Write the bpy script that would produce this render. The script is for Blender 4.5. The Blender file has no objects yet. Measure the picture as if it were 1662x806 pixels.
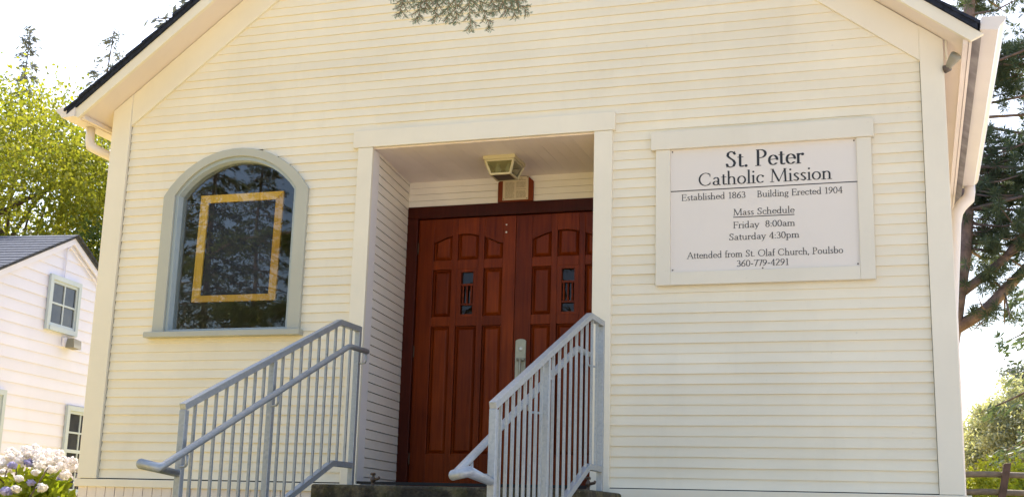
import bpy, bmesh, math, random
import numpy as np
from mathutils import Vector, Matrix

scene = bpy.context.scene
COL = scene.collection
R = math.radians

# ------------------------------------------------------------------ camera
CAM_LOC = Vector((6.8915, -9.1685, -0.2483))
YAW, PITCH, ROLL, FPX = R(-18.2), R(12.35), R(1.6), 2000.0
f_ = Vector((math.sin(YAW)*math.cos(PITCH), math.cos(YAW)*math.cos(PITCH), math.sin(PITCH)))
r_ = Vector((math.cos(YAW), -math.sin(YAW), 0)); u_ = r_.cross(f_)
rr = r_*math.cos(ROLL) + u_*math.sin(ROLL); uu = -r_*math.sin(ROLL) + u_*math.cos(ROLL)
cd = bpy.data.cameras.new('camera'); cam = bpy.data.objects.new('camera', cd); COL.objects.link(cam)
m3 = Matrix((rr, uu, -f_)).transposed()
cam.matrix_world = Matrix.Translation(CAM_LOC) @ m3.to_4x4()
cd.sensor_width = 36.0; cd.sensor_fit = 'HORIZONTAL'; cd.lens = 36.0*FPX/1662.0
cd.clip_start = 0.05; cd.clip_end = 2000
scene.camera = cam

# ------------------------------------------------------------------ sky and sun
SUN_EL, SUN_AZ = R(54), R(-13)          # behind the church, to the left
w = bpy.data.worlds.new('World'); scene.world = w; w.use_nodes = True
nt = w.node_tree; bg = nt.nodes['Background']
sky = nt.nodes.new('ShaderNodeTexSky'); sky.sky_type = 'NISHITA'; sky.sun_disc = False
sky.sun_elevation = SUN_EL; sky.sun_rotation = SUN_AZ; sky.air_density = 1.0; sky.dust_density = 2.5; sky.ozone_density = 1.0
nt.links.new(sky.outputs[0], bg.inputs[0]); bg.inputs[1].default_value = 0.15
sd = bpy.data.lights.new('sun', 'SUN'); sd.energy = 4.0; sd.angle = R(0.5); sd.color = (1.0, 0.94, 0.85)
sun = bpy.data.objects.new('sun', sd); COL.objects.link(sun)
sdir = Vector((math.sin(SUN_AZ)*math.cos(SUN_EL), math.cos(SUN_AZ)*math.cos(SUN_EL), math.sin(SUN_EL)))
sun.rotation_euler = sdir.to_track_quat('Z', 'Y').to_euler(); sun.location = (-10, 12, 30)
vs = scene.view_settings; vs.view_transform = 'Standard'; vs.look = 'None'; vs.exposure = 1.38; vs.gamma = 1; vs.use_curve_mapping = False
scene.cycles.use_denoising = True
scene.cycles.max_bounces = 8; scene.cycles.transparent_max_bounces = 16
scene.cycles.sample_clamp_indirect = 8

# ------------------------------------------------------------------ materials
MATS = {}
def newmat(name):
    m = bpy.data.materials.new(name); m.use_nodes = True
    MATS[name] = m
    return m, m.node_tree.nodes, m.node_tree.links, m.node_tree.nodes['Principled BSDF']
def noise(n, l, scale, detail=4, stretch=None, rough=0.55):
    tc = n.new('ShaderNodeNewGeometry'); t = n.new('ShaderNodeTexNoise')
    t.inputs['Scale'].default_value = scale; t.inputs['Detail'].default_value = detail; t.inputs['Roughness'].default_value = rough
    if stretch:
        mp = n.new('ShaderNodeMapping'); mp.inputs['Scale'].default_value = stretch
        l.new(tc.outputs['Position'], mp.inputs[0]); l.new(mp.outputs[0], t.inputs['Vector'])
    else: l.new(tc.outputs['Position'], t.inputs['Vector'])
    return t.outputs['Fac']
def ramp(n, l, fac, stops):
    r = n.new('ShaderNodeValToRGB'); e = r.color_ramp.elements
    while len(e) < len(stops): e.new(0.5)
    for el, (p, c) in zip(e, stops): el.position = p; el.color = (*c, 1)
    l.new(fac, r.inputs[0]); return r.outputs[0]
def mix(n, l, fac, a, b, mode='MIX'):
    m = n.new('ShaderNodeMix'); m.data_type = 'RGBA'; m.blend_type = mode
    for s, v in ((m.inputs[0], fac), (m.inputs[6], a), (m.inputs[7], b)):
        if isinstance(v, (int, float)): s.default_value = v
        elif isinstance(v, tuple): s.default_value = (*v, 1) if len(v) == 3 else v
        else: l.new(v, s)
    return m.outputs[2]
def bump(n, l, p, h, strength=0.2, dist=0.01):
    b = n.new('ShaderNodeBump'); b.inputs['Strength'].default_value = strength; b.inputs['Distance'].default_value = dist
    l.new(h, b.inputs['Height']); l.new(b.outputs[0], p.inputs['Normal'])
def sc3(c, k): return tuple(min(1, x*k) for x in c)
def paint(name, col, rough=0.45, var=0.06, dirt=0.1, dirtcol=(0.22, 0.17, 0.10), bmp=0.12):
    m, n, l, p = newmat(name)
    a = ramp(n, l, noise(n, l, 1.3, 5), [(0.3, sc3(col, 1-var)), (0.7, sc3(col, 1+var))])
    streak = ramp(n, l, noise(n, l, 3.0, 6, (1.2, 1.2, 0.35), 0.7), [(0.52, (0, 0, 0)), (0.85, (dirt, dirt, dirt))])
    gi = n.new('ShaderNodeNewGeometry'); tint = ramp(n, l, gi.outputs['Random Per Island'], [(0.0, (0.955, 0.95, 0.94)), (1.0, (1.0, 1.0, 1.0))])
    a = mix(n, l, 1.0, a, tint, 'MULTIPLY')
    c = mix(n, l, streak, a, dirtcol)
    speck = ramp(n, l, noise(n, l, 28, 3), [(0.70, (0, 0, 0)), (0.78, (dirt*1.5,)*3)])
    c = mix(n, l, speck, c, dirtcol)
    l.new(c, p.inputs['Base Color']); p.inputs['Roughness'].default_value = rough
    if bmp: bump(n, l, p, noise(n, l, 60, 4, (0.35, 1, 1)), bmp, 0.004)
    return m
def plain(name, col, rough=0.5, metal=0.0, var=0.12, scale=8.0, bmp=0.0):
    m, n, l, p = newmat(name)
    l.new(ramp(n, l, noise(n, l, scale, 5), [(0.3, sc3(col, 1-var)), (0.7, sc3(col, 1+var))]), p.inputs['Base Color'])
    p.inputs['Roughness'].default_value = rough; p.inputs['Metallic'].default_value = metal
    if bmp: bump(n, l, p, noise(n, l, scale*5, 5), bmp, 0.01)
    return m
def leafmat(name, c1, c2, trans=0.4, rough=0.5, tcol=None):
    m, n, l, p = newmat(name)
    g = n.new('ShaderNodeNewGeometry')
    col = ramp(n, l, g.outputs['Random Per Island'], [(0.0, c1), (1.0, c2)])
    col = mix(n, l, 0.55, col, ramp(n, l, noise(n, l, 0.9, 3), [(0.35, c1), (0.65, c2)]))
    l.new(col, p.inputs['Base Color']); p.inputs['Roughness'].default_value = rough
    p.inputs['Specular IOR Level'].default_value = 0.3
    if trans:
        tr = n.new('ShaderNodeBsdfTranslucent'); l.new(mix(n, l, 1.0, col, tcol or (1.0, 1.0, 0.45), 'MULTIPLY'), tr.inputs[0])
        ms = n.new('ShaderNodeMixShader'); ms.inputs[0].default_value = trans
        l.new(p.outputs[0], ms.inputs[1]); l.new(tr.outputs[0], ms.inputs[2]); l.new(ms.outputs[0], n['Material Output'].inputs[0])
    return m
def glassmat(name, tint=(0.85, 0.88, 0.88), ior=1.5, boost=1.0):
    m, n, l, p = newmat(name); n.remove(p)
    t = n.new('ShaderNodeBsdfTransparent'); t.inputs[0].default_value = (*tint, 1)
    g = n.new('ShaderNodeBsdfGlossy'); g.inputs['Roughness'].default_value = 0.005; g.inputs[0].default_value = (1, 1, 1, 1)
    fr = n.new('ShaderNodeFresnel'); fr.inputs[0].default_value = ior
    mu = n.new('ShaderNodeMath'); mu.operation = 'MULTIPLY'; mu.use_clamp = True; mu.inputs[1].default_value = boost
    l.new(fr.outputs[0], mu.inputs[0])
    gm = n.new('ShaderNodeNewGeometry')
    wv = n.new('ShaderNodeTexNoise'); wv.inputs['Scale'].default_value = 2.2; l.new(gm.outputs['Position'], wv.inputs['Vector'])
    bp = n.new('ShaderNodeBump'); bp.inputs['Strength'].default_value = 0.012; bp.inputs['Distance'].default_value = 0.02
    l.new(wv.outputs['Fac'], bp.inputs['Height']); l.new(bp.outputs[0], g.inputs['Normal'])
    s = n.new('ShaderNodeMixShader'); l.new(mu.outputs[0], s.inputs[0]); l.new(t.outputs[0], s.inputs[1]); l.new(g.outputs[0], s.inputs[2])
    l.new(s.outputs[0], n['Material Output'].inputs[0]); return m

CREAM = (0.83, 0.75, 0.58)
M_siding = paint('cream siding paint', CREAM, 0.5, 0.05, 0.10)
M_trim = paint('cream trim paint', (0.82, 0.75, 0.605), 0.45, 0.04, 0.07)
M_soffit = paint('soffit paint', (0.78, 0.68, 0.60), 0.5, 0.04, 0.06)
M_porch = paint('porch ceiling paint', (0.87, 0.76, 0.70), 0.5, 0.06, 0.10)
M_porchwall = paint('porch wall paint', (0.86, 0.80, 0.71), 0.5, 0.05, 0.08)
M_jamb = paint('pale jamb paint', (0.78, 0.73, 0.70), 0.4, 0.03, 0.04)
M_signframe = paint('sign frame paint', (0.76, 0.70, 0.575), 0.45, 0.04, 0.08)
M_signpanel = paint('sign panel', (0.76, 0.69, 0.615), 0.35, 0.02, 0.03, bmp=0)
M_casing = paint('grey green casing paint', (0.46, 0.455, 0.38), 0.45, 0.06, 0.10)
M_stop = paint('blue grey stop paint', (0.36, 0.41, 0.42), 0.4, 0.05, 0.05)
M_gutter = paint('pale gutter paint', (0.76, 0.69, 0.63), 0.35, 0.05, 0.08)
M_black = plain('black lettering', (0.015, 0.014, 0.014), 0.45)
M_dark = plain('dark gap', (0.02, 0.018, 0.016), 0.9)
M_deck = plain('bare grey roof deck', (0.30, 0.28, 0.27), 0.9, 0, 0.3, 5)
M_hshingle = plain('blue grey shingles', (0.055, 0.064, 0.092), 0.95, 0, 0.35, 16, 0.5)
M_sheath = plain('raw sheathing', (0.16, 0.13, 0.09), 0.9)
M_shingle = plain('dark asphalt shingles', (0.028, 0.034, 0.052), 0.95, 0, 0.4, 22, 0.6)
M_shingle.node_tree.nodes['Principled BSDF'].inputs['Specular IOR Level'].default_value = 0.1
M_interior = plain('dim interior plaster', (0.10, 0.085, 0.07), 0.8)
M_glass = glassmat('window glass', (0.82, 0.85, 0.84), 1.5, 1.2)
M_paneglass = glassmat('small pane glass', (0.35, 0.38, 0.42), 1.5, 1.3)
M_liteglass = glassmat('door lite glass', (0.25, 0.28, 0.25), 1.5, 0.55)
M_lampglass = plain('dusty seeded glass', (0.17, 0.17, 0.12), 0.25, 0, 0.5, 20)
M_lampframe = paint('aged cream lamp metal', (0.62, 0.54, 0.32), 0.4, 0.06, 0.2)
M_bulb = plain('white bulb glass', (0.75, 0.74, 0.66), 0.2)
M_lampdark = plain('dark lamp base', (0.10, 0.075, 0.06), 0.5)
M_paper = plain('yellowed paper', (0.60, 0.50, 0.34), 0.7, 0, 0.08, 6)
M_ink = plain('faded ink', (0.26, 0.20, 0.13), 0.8)
M_brass = plain('old brown brass', (0.10, 0.07, 0.05), 0.45, 0.6)
M_plate = plain('worn nickel handle plate', (0.40, 0.40, 0.31), 0.45, 0.35, 0.1, 15)
M_steel = plain('bright screw steel', (0.6, 0.6, 0.55), 0.35, 0.8)
M_white = paint('white house paint', (0.78, 0.785, 0.93), 0.5, 0.03, 0.05)
M_bluetrim = paint('pale blue window paint', (0.50, 0.58, 0.63), 0.45, 0.04, 0.05)
M_lav = plain('rust brown fence wood', (0.10, 0.06, 0.045), 0.85, 0, 0.3, 10, 0.5)
M_rail = plain('weathered fence rail', (0.20, 0.16, 0.12), 0.9, 0, 0.3, 10, 0.5)

def woodmat(name, c1, c2, rough, sx=1.0):
    m, n, l, p = newmat(name)
    g = noise(n, l, 14, 8, (3*sx, 3, 0.16/sx), 0.62)
    big = noise(n, l, 2.2, 3)
    c = mix(n, l, 0.35, ramp(n, l, g, [(0.30, c1), (0.72, c2)]), ramp(n, l, big, [(0.3, c1), (0.7, c2)]))
    gi = n.new('ShaderNodeNewGeometry'); c = mix(n, l, 1.0, c, ramp(n, l, gi.outputs['Random Per Island'], [(0.0, (0.72, 0.66, 0.62)), (1.0, (1.15, 1.2, 1.2))]), 'MULTIPLY')
    l.new(c, p.inputs['Base Color']); p.inputs['Roughness'].default_value = rough
    p.inputs['Specular IOR Level'].default_value = 0.16
    bump(n, l, p, g, 0.10, 0.004); return m
M_door = woodmat('varnished mahogany', (0.085, 0.009, 0.001), (0.25, 0.040, 0.003), 0.36)
M_doorframe = woodmat('dark mahogany frame', (0.035, 0.005, 0.002), (0.075, 0.011, 0.004), 0.40)
M_noticewood = woodmat('reddish notice board wood', (0.16, 0.030, 0.010), (0.26, 0.055, 0.018), 0.5)
M_ochre = woodmat('ochre pine frame', (0.62, 0.33, 0.05), (0.85, 0.50, 0.10), 0.5)
M_backing = plain('dark blue backing board', (0.012, 0.010, 0.022), 0.6)

def galv():
    m, n, l, p = newmat('galvanised steel')
    tc = n.new('ShaderNodeNewGeometry'); v = n.new('ShaderNodeTexVoronoi'); v.inputs['Scale'].default_value = 70
    l.new(tc.outputs['Position'], v.inputs['Vector'])
    sp = ramp(n, l, v.outputs['Color'], [(0.0, (0.31, 0.34, 0.37)), (1.0, (0.40, 0.425, 0.45))])
    c = mix(n, l, ramp(n, l, noise(n, l, 9, 5), [(0.45, (0, 0, 0)), (0.75, (0.45,)*3)]), sp, (0.42, 0.42, 0.39))
    l.new(c, p.inputs['Base Color']); p.inputs['Metallic'].default_value = 0.4
    p.inputs['Roughness'].default_value = 0.42
    bump(n, l, p, noise(n, l, 90, 3), 0.06, 0.003); return m
M_galv = galv()
def concrete():
    m, n, l, p = newmat('mossy dark concrete')
    a = ramp(n, l, noise(n, l, 9, 8, None, 0.7), [(0.32, (0.012, 0.010, 0.007)), (0.50, (0.050, 0.040, 0.024)), (0.66, (0.15, 0.12, 0.065))])
    g = ramp(n, l, noise(n, l, 5, 6, None, 0.7), [(0.48, (0, 0, 0)), (0.66, (0.6, 0.6, 0.6))])
    c = mix(n, l, g, a, (0.070, 0.072, 0.012))
    s = ramp(n, l, noise(n, l, 30, 2), [(0.69, (0, 0, 0)), (0.76, (0.7, 0.7, 0.7))])
    c = mix(n, l, s, c, (0.22, 0.19, 0.10))
    l.new(c, p.inputs['Base Color']); p.inputs['Roughness'].default_value = 0.95
    bump(n, l, p, noise(n, l, 22, 8), 0.8, 0.03); return m
M_conc = concrete()
def groundmat():
    m, n, l, p = newmat('dry summer grass ground')
    a = ramp(n, l, noise(n, l, 0.35, 6), [(0.35, (0.55, 0.40, 0.11)), (0.65, (0.46, 0.35, 0.08))])
    c = mix(n, l, ramp(n, l, noise(n, l, 14, 6), [(0.35, (0, 0, 0)), (0.7, (0.6,)*3)]), a, (0.56, 0.42, 0.16))
    l.new(c, p.inputs['Base Color']); p.inputs['Roughness'].default_value = 1.0
    bump(n, l, p, noise(n, l, 25, 6), 0.6, 0.05); return m
M_ground = groundmat()
M_bark = plain('grey brown bark', (0.13, 0.095, 0.075), 0.95, 0, 0.45, 9, 0.9)
M_barkred = plain('reddish pine bark', (0.22, 0.15, 0.125), 0.95, 0, 0.4, 7, 0.9)
M_leafyel = leafmat('sunlit yellow green leaves', (0.13, 0.18, 0.02), (0.46, 0.43, 0.07), 0.55)
M_leafmid = leafmat('mid green leaves', (0.05, 0.09, 0.02), (0.18, 0.21, 0.04), 0.45)
M_shrub = leafmat('bright shrub leaves', (0.24, 0.31, 0.03), (0.52, 0.52, 0.08), 0.55)
M_leafdk = leafmat('deep green leaves', (0.03, 0.055, 0.018), (0.07, 0.095, 0.025), 0.35)
M_pine = leafmat('pine needles', (0.06, 0.10, 0.075), (0.15, 0.18, 0.10), 0.4)
M_con = leafmat('conifer needles', (0.030, 0.05, 0.022), (0.075, 0.10, 0.030), 0.3)
M_boughsun = leafmat('sun tinted bough needles', (0.07, 0.12, 0.025), (0.16, 0.20, 0.045), 0.35)  # lighter than the crown: sunlight on the bough is put into the colour
M_con2 = leafmat('lawn fir needles', (0.035, 0.06, 0.02), (0.10, 0.13, 0.035), 0.3)
M_congreen = leafmat('blue green fir needles', (0.06, 0.10, 0.08), (0.14, 0.18, 0.11), 0.35)
M_congrey = leafmat('haze grey far needles', (0.13, 0.15, 0.15), (0.20, 0.22, 0.21), 0.35, tcol=(1, 1, 0.9))  # distance haze put into the needle colour as pale grey
M_fir = leafmat('silvery fir needles', (0.075, 0.11, 0.07), (0.15, 0.19, 0.125), 0.2, tcol=(1, 1, 0.8))
M_fir.node_tree.nodes['Principled BSDF'].inputs['Specular IOR Level'].default_value = 0.05
M_twig = plain('brown twig bark', (0.20, 0.13, 0.07), 0.9)
M_hleaf = leafmat('hydrangea leaves', (0.24, 0.33, 0.02), (0.46, 0.48, 0.06), 0.5)
M_petw = leafmat('pale pink petals', (0.80, 0.75, 0.73), (0.88, 0.86, 0.82), 0.3, tcol=(1, 0.95, 0.95))
M_petv = leafmat('violet blue petals', (0.26, 0.24, 0.55), (0.50, 0.48, 0.66), 0.3, tcol=(0.9, 0.9, 1))

# ------------------------------------------------------------------ helpers
class MB:
    def __init__(s): s.v = []; s.f = []; s.mi = []; s.cur = 0
    def add(s, v, f):
        b = len(s.v); s.v += [tuple(p) for p in v]; s.f += [tuple(i+b for i in q) for q in f]; s.mi += [s.cur]*len(f); return s
    def box(s, x0, y0, z0, x1, y1, z1):
        return s.add([(x0,y0,z0),(x1,y0,z0),(x1,y1,z0),(x0,y1,z0),(x0,y0,z1),(x1,y0,z1),(x1,y1,z1),(x0,y1,z1)],
                     [(3,2,1,0),(4,5,6,7),(0,1,5,4),(1,2,6,5),(2,3,7,6),(3,0,4,7)])
    def xzprism(s, pts, y0, y1):            # polygon in x,z (counter-clockwise seen from -y), front y0, back y1
        n = len(pts)
        v = [(x, y0, z) for x, z in pts] + [(x, y1, z) for x, z in pts]
        f = [tuple(range(n)), tuple(range(2*n-1, n-1, -1))]
        f += [(i, n+i, n+(i+1) % n, (i+1) % n) for i in range(n)]
        return s.add(v, f)
    def yzprism(s, pts, x0, x1):
        n = len(pts)
        v = [(x0, y, z) for y, z in pts] + [(x1, y, z) for y, z in pts]
        f = [tuple(range(n)), tuple(range(2*n-1, n-1, -1))]
        f += [(i, n+i, n+(i+1) % n, (i+1) % n) for i in range(n)]
        return s.add(v, f)
    def ring_band(s, a, b, y0, y1):         # closed/open band between two x,z outlines of equal length (solid)
        n = len(a); v = []
        for (p, q) in zip(a, b): v += [(p[0], y0, p[1]), (q[0], y0, q[1]), (q[0], y1, q[1]), (p[0], y1, p[1])]
        f = []
        for i in range(n-1):
            o = 4*i; t = 4*(i+1)
            f += [(o, o+1, t+1, t), (o+1, o+2, t+2, t+1), (o+2, o+3, t+3, t+2), (o+3, o, t, t+3)]
        f += [(0, 3, 2, 1), (4*n-4, 4*n-3, 4*n-2, 4*n-1)]
        return s.add(v, f)
    def tube(s, pts, rad, seg=8, caps=True):
        pts = [Vector(p) for p in pts]; n = len(pts)
        if not isinstance(rad, (list, tuple)): rad = [rad]*n
        v = []; up = None
        for i, p in enumerate(pts):
            t = (pts[min(i+1, n-1)]-pts[max(i-1, 0)]).normalized()
            if up is None:
                up = Vector((0, 0, 1)) if abs(t.z) < 0.9 else Vector((1, 0, 0))
            a = t.cross(up).normalized(); b = a.cross(t).normalized(); up = b
            k = 1.0
            if 0 < i < n-1:
                c = (pts[i+1]-p).normalized().dot((p-pts[i-1]).normalized()); k = 1/max(0.5, math.sqrt((1+c)/2))
                k = min(k, 1.4)
            for j in range(seg):
                an = 2*math.pi*(j+0.5)/seg
                v.append(p+(a*math.cos(an)+b*math.sin(an))*rad[i]*k)
        f = [(i*seg+j, i*seg+(j+1) % seg, (i+1)*seg+(j+1) % seg, (i+1)*seg+j) for i in range(n-1) for j in range(seg)]
        if caps: f += [tuple(range(seg-1, -1, -1)), tuple(range((n-1)*seg, n*seg))]
        return s.add(v, f)
    def bar(s, p0, p1, w, h):               # square bar lying in a plane of constant x: width w in x, h across
        p0, p1 = Vector(p0), Vector(p1); t = (p1-p0).normalized(); x = Vector((1, 0, 0)); nrm = t.cross(x).normalized()
        v = [p+x*sx*w/2+nrm*sn*h/2 for p in (p0, p1) for sx, sn in ((-1,-1),(1,-1),(1,1),(-1,1))]
        return s.add(v, [(3,2,1,0),(4,5,6,7),(0,1,5,4),(1,2,6,5),(2,3,7,6),(3,0,4,7)])
    def lathe(s, c, prof, seg=12):
        v = []; n = len(prof)
        for r, z in prof:
            for j in range(seg): v.append((c[0]+r*math.cos(2*math.pi*j/seg), c[1]+r*math.sin(2*math.pi*j/seg), c[2]+z))
        f = [(i*seg+j, i*seg+(j+1) % seg, (i+1)*seg+(j+1) % seg, (i+1)*seg+j) for i in range(n-1) for j in range(seg)]
        f += [tuple(range(seg-1, -1, -1)), tuple(range((n-1)*seg, n*seg))]
        return s.add(v, f)
    def build(s, name, mats, parent=None, smooth=False, bevel=0):
        me = bpy.data.meshes.new(name)
        base = wloc(parent) if parent else Vector((0, 0, 0))
        me.from_pydata([(p[0]-base.x, p[1]-base.y, p[2]-base.z) for p in s.v], [], s.f)
        if not isinstance(mats, (list, tuple)): mats = [mats]
        for m in mats: me.materials.append(m)
        if len(mats) > 1: me.polygons.foreach_set('material_index', s.mi)
        bm = bmesh.new(); bm.from_mesh(me); bmesh.ops.recalc_face_normals(bm, faces=bm.faces); bm.to_mesh(me); bm.free()
        if smooth: me.polygons.foreach_set('use_smooth', [True]*len(me.polygons))
        o = bpy.data.objects.new(name, me); COL.objects.link(o)
        if parent: o.parent = parent
        if bevel:
            b = o.modifiers.new('bevel', 'BEVEL'); b.width = bevel; b.segments = 2; b.limit_method = 'ANGLE'; b.angle_limit = R(40)
        return o
def wloc(o):
    p = Vector((0, 0, 0))
    while o: p += o.location; o = o.parent
    return p
def tag(o, label=None, cat=None, group=None, kind=None):
    for k, v in (('label', label), ('category', cat), ('group', group), ('kind', kind)):
        if v: o[k] = v
    return o
def thing(name, label, cat, loc=(0, 0, 0), group=None):
    o = bpy.data.objects.new(name, None); COL.objects.link(o); o.location = loc; o.empty_display_size = 0.2
    return tag(o, label, cat, group)
def arrmesh(name, verts, faces, mat, parent=None, n=4):     # big leaf meshes from numpy arrays
    base = wloc(parent) if parent else Vector((0, 0, 0))
    verts = np.asarray(verts, np.float32) - np.array(base, np.float32)
    me = bpy.data.meshes.new(name); nf = len(faces)
    me.vertices.add(len(verts)); me.vertices.foreach_set('co', verts.ravel())
    me.loops.add(nf*n); me.loops.foreach_set('vertex_index', np.asarray(faces, np.int32).ravel())
    me.polygons.add(nf); me.polygons.foreach_set('loop_start', np.arange(nf, dtype=np.int32)*n)
    me.update(calc_edges=True); me.materials.append(mat)
    o = bpy.data.objects.new(name, me); COL.objects.link(o)
    if parent: o.parent = parent
    return o
def leaves(rng, centers, size, jitter=0.35, aspect=1.7, droop=0.0):   # one diamond leaf at every centre
    n = len(centers); a = rng.normal(size=(n, 3)); a[:, 2] -= droop
    a /= np.linalg.norm(a, axis=1)[:, None]
    b = rng.normal(size=(n, 3)); b -= (b*a).sum(1)[:, None]*a; b /= np.linalg.norm(b, axis=1)[:, None]
    L = size*(1+jitter*rng.uniform(-1, 1, n))[:, None]
    c = np.asarray(centers)
    v = np.stack([c-a*L*0.5, c+b*L*0.5/aspect-a*L*0.05, c+a*L*0.5, c-b*L*0.5/aspect-a*L*0.05], 1).reshape(-1, 3)
    return v, np.arange(n*4).reshape(n, 4)

# ------------------------------------------------------------------ ground
def gz(x, y):
    t = min(1, max(0, (-3.0-y)/6.0)); t = t*t*(3-2*t)
    return -0.90-0.98*t
def ground():
    xs = sorted(set([-900, -300, -120, -60] + list(range(-40, 41, 2)) + [60, 120, 300, 900]))
    ys = sorted(set([-900, -300, -120, -60] + list(range(-40, 41, 1)) + [60, 120, 300, 900]))
    rnd = random.Random(5)
    mb = MB(); nx = len(xs)
    v = [(x, y, gz(x, y)+(rnd.uniform(-.03, .03) if abs(y) < 40 and abs(x) < 40 else 0)) for y in ys for x in xs]
    f = [(j*nx+i, j*nx+i+1, (j+1)*nx+i+1, (j+1)*nx+i) for j in range(len(ys)-1) for i in range(nx-1)]
    mb.add(v, f); o = mb.build('ground', M_ground, None, True); o['kind'] = 'structure'
ground()
M_bounce = plain('pale bounce sheet', (0.47, 0.425, 0.42), 0.9, 0, 0.25, 6, 0.4)
def bounce_sheet():  # unseen sheet added to bounce neutral light onto the right of the facade
    mb = MB(); ys = [-40+0.5*i for i in range(76)]; xs = [4.9, 8, 12, 22]
    v = [(x+(0.5*math.sin(y*.4) if x < 5 else 0), y, gz(x, y)+0.04) for y in ys for x in xs]
    mb.add(v, [(j*4+i, j*4+i+1, (j+1)*4+i+1, (j+1)*4+i) for j in range(len(ys)-1) for i in range(3)])
    n0 = len(mb.v); ys = [-2.5+0.5*i for i in range(19)]; v = [(x, y, gz(x, y)+0.045) for y in ys for x in (7.5, 22)]
    mb.add(v, [(j*2, j*2+1, j*2+3, j*2+2) for j in range(18)])
    mb.build('bounce_sheet', M_bounce, None, True)['kind'] = 'structure'
bounce_sheet()

# ------------------------------------------------------------------ church
W, RID, SL, LEN = 7.2, 3.6, 0.76, 12.0
church = thing('church', 'small cream clapboard church with white letter board, arched window and red double doors', 'church', (3.6, 0, -0.9))
def roofz(x): return 3.314 + SL*min(x, W-x)        # underside of the roof overhang
rs = random.Random(11)
E0 = 0.077
def win_half(z):                                   # half width of the window casing hole at height z
    if z < 1.22 or z > 2.83: return None
    if z < 2.44: return 0.66
    r = 0.839; zc = 2.86-r; d = r*r-(z-zc)**2
    return min(0.66, math.sqrt(max(0, d))-0.05) if d > 0 else None
sid = MB()
k = 0
while k*E0 < 6.0:
    z0, z1 = k*E0, (k+1)*E0; zm = (z0+z1)/2; k += 1
    xa, xb = 0.194, 7.033
    if z0 > 3.1: xa = max(xa, (z1-3.20)/SL); xb = min(xb, W-(z1-3.26)/SL)
    if xb-xa < 0.1: break
    spans = [(xa, xb)]
    def cut(sp, a, b):
        o = []
        for p, q in sp:
            if b <= p or a >= q: o.append((p, q)); continue
            if a > p: o.append((p, a))
            if b < q: o.append((b, q))
        return o
    if z0 < 2.86: spans = cut(spans, 2.52, 4.67)
    h = win_half(zm)
    if h and h > 0: spans = cut(spans, 1.325-h, 1.325+h)
    for a, b in spans:
        # every course is made of one to three boards butted end to end
        cuts = [a]; x = a
        while b-x > 3.6:
            x += rs.uniform(1.6, 3.4); cuts.append(x)
        cuts.append(b)
        for p, q in zip(cuts[:-1], cuts[1:]):
            n = max(2, int((q-p)/0.5)+1); pr = -0.010+rs.uniform(-.0035, .003)
            v = []
            for i in range(n):
                x = p+(q-p)*i/(n-1); dz = rs.uniform(-.0016, .0016)*(1 if k > 1 else 0); dy = rs.uniform(-.001, .001)
                v += [(x, 0.0, z0+dz), (x, pr+dy, z0+dz), (x, 0.001, z1+0.004)]
            f = []
            for i in range(n-1): f += [(3*i, 3*i+3, 3*i+4, 3*i+1), (3*i+1, 3*i+4, 3*i+5, 3*i+2)]
            f += [(0, 1, 2), (3*n-3, 3*n-1, 3*n-2)]
            sid.add(v, f)
fw = sid.build('front_wall', M_siding, church)
for xg in (0.10, 6.93): MB().box(xg, 0.0035, 0.0, xg+0.17, 0.012, 3.3).build('sheathing', M_sheath, church)
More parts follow.
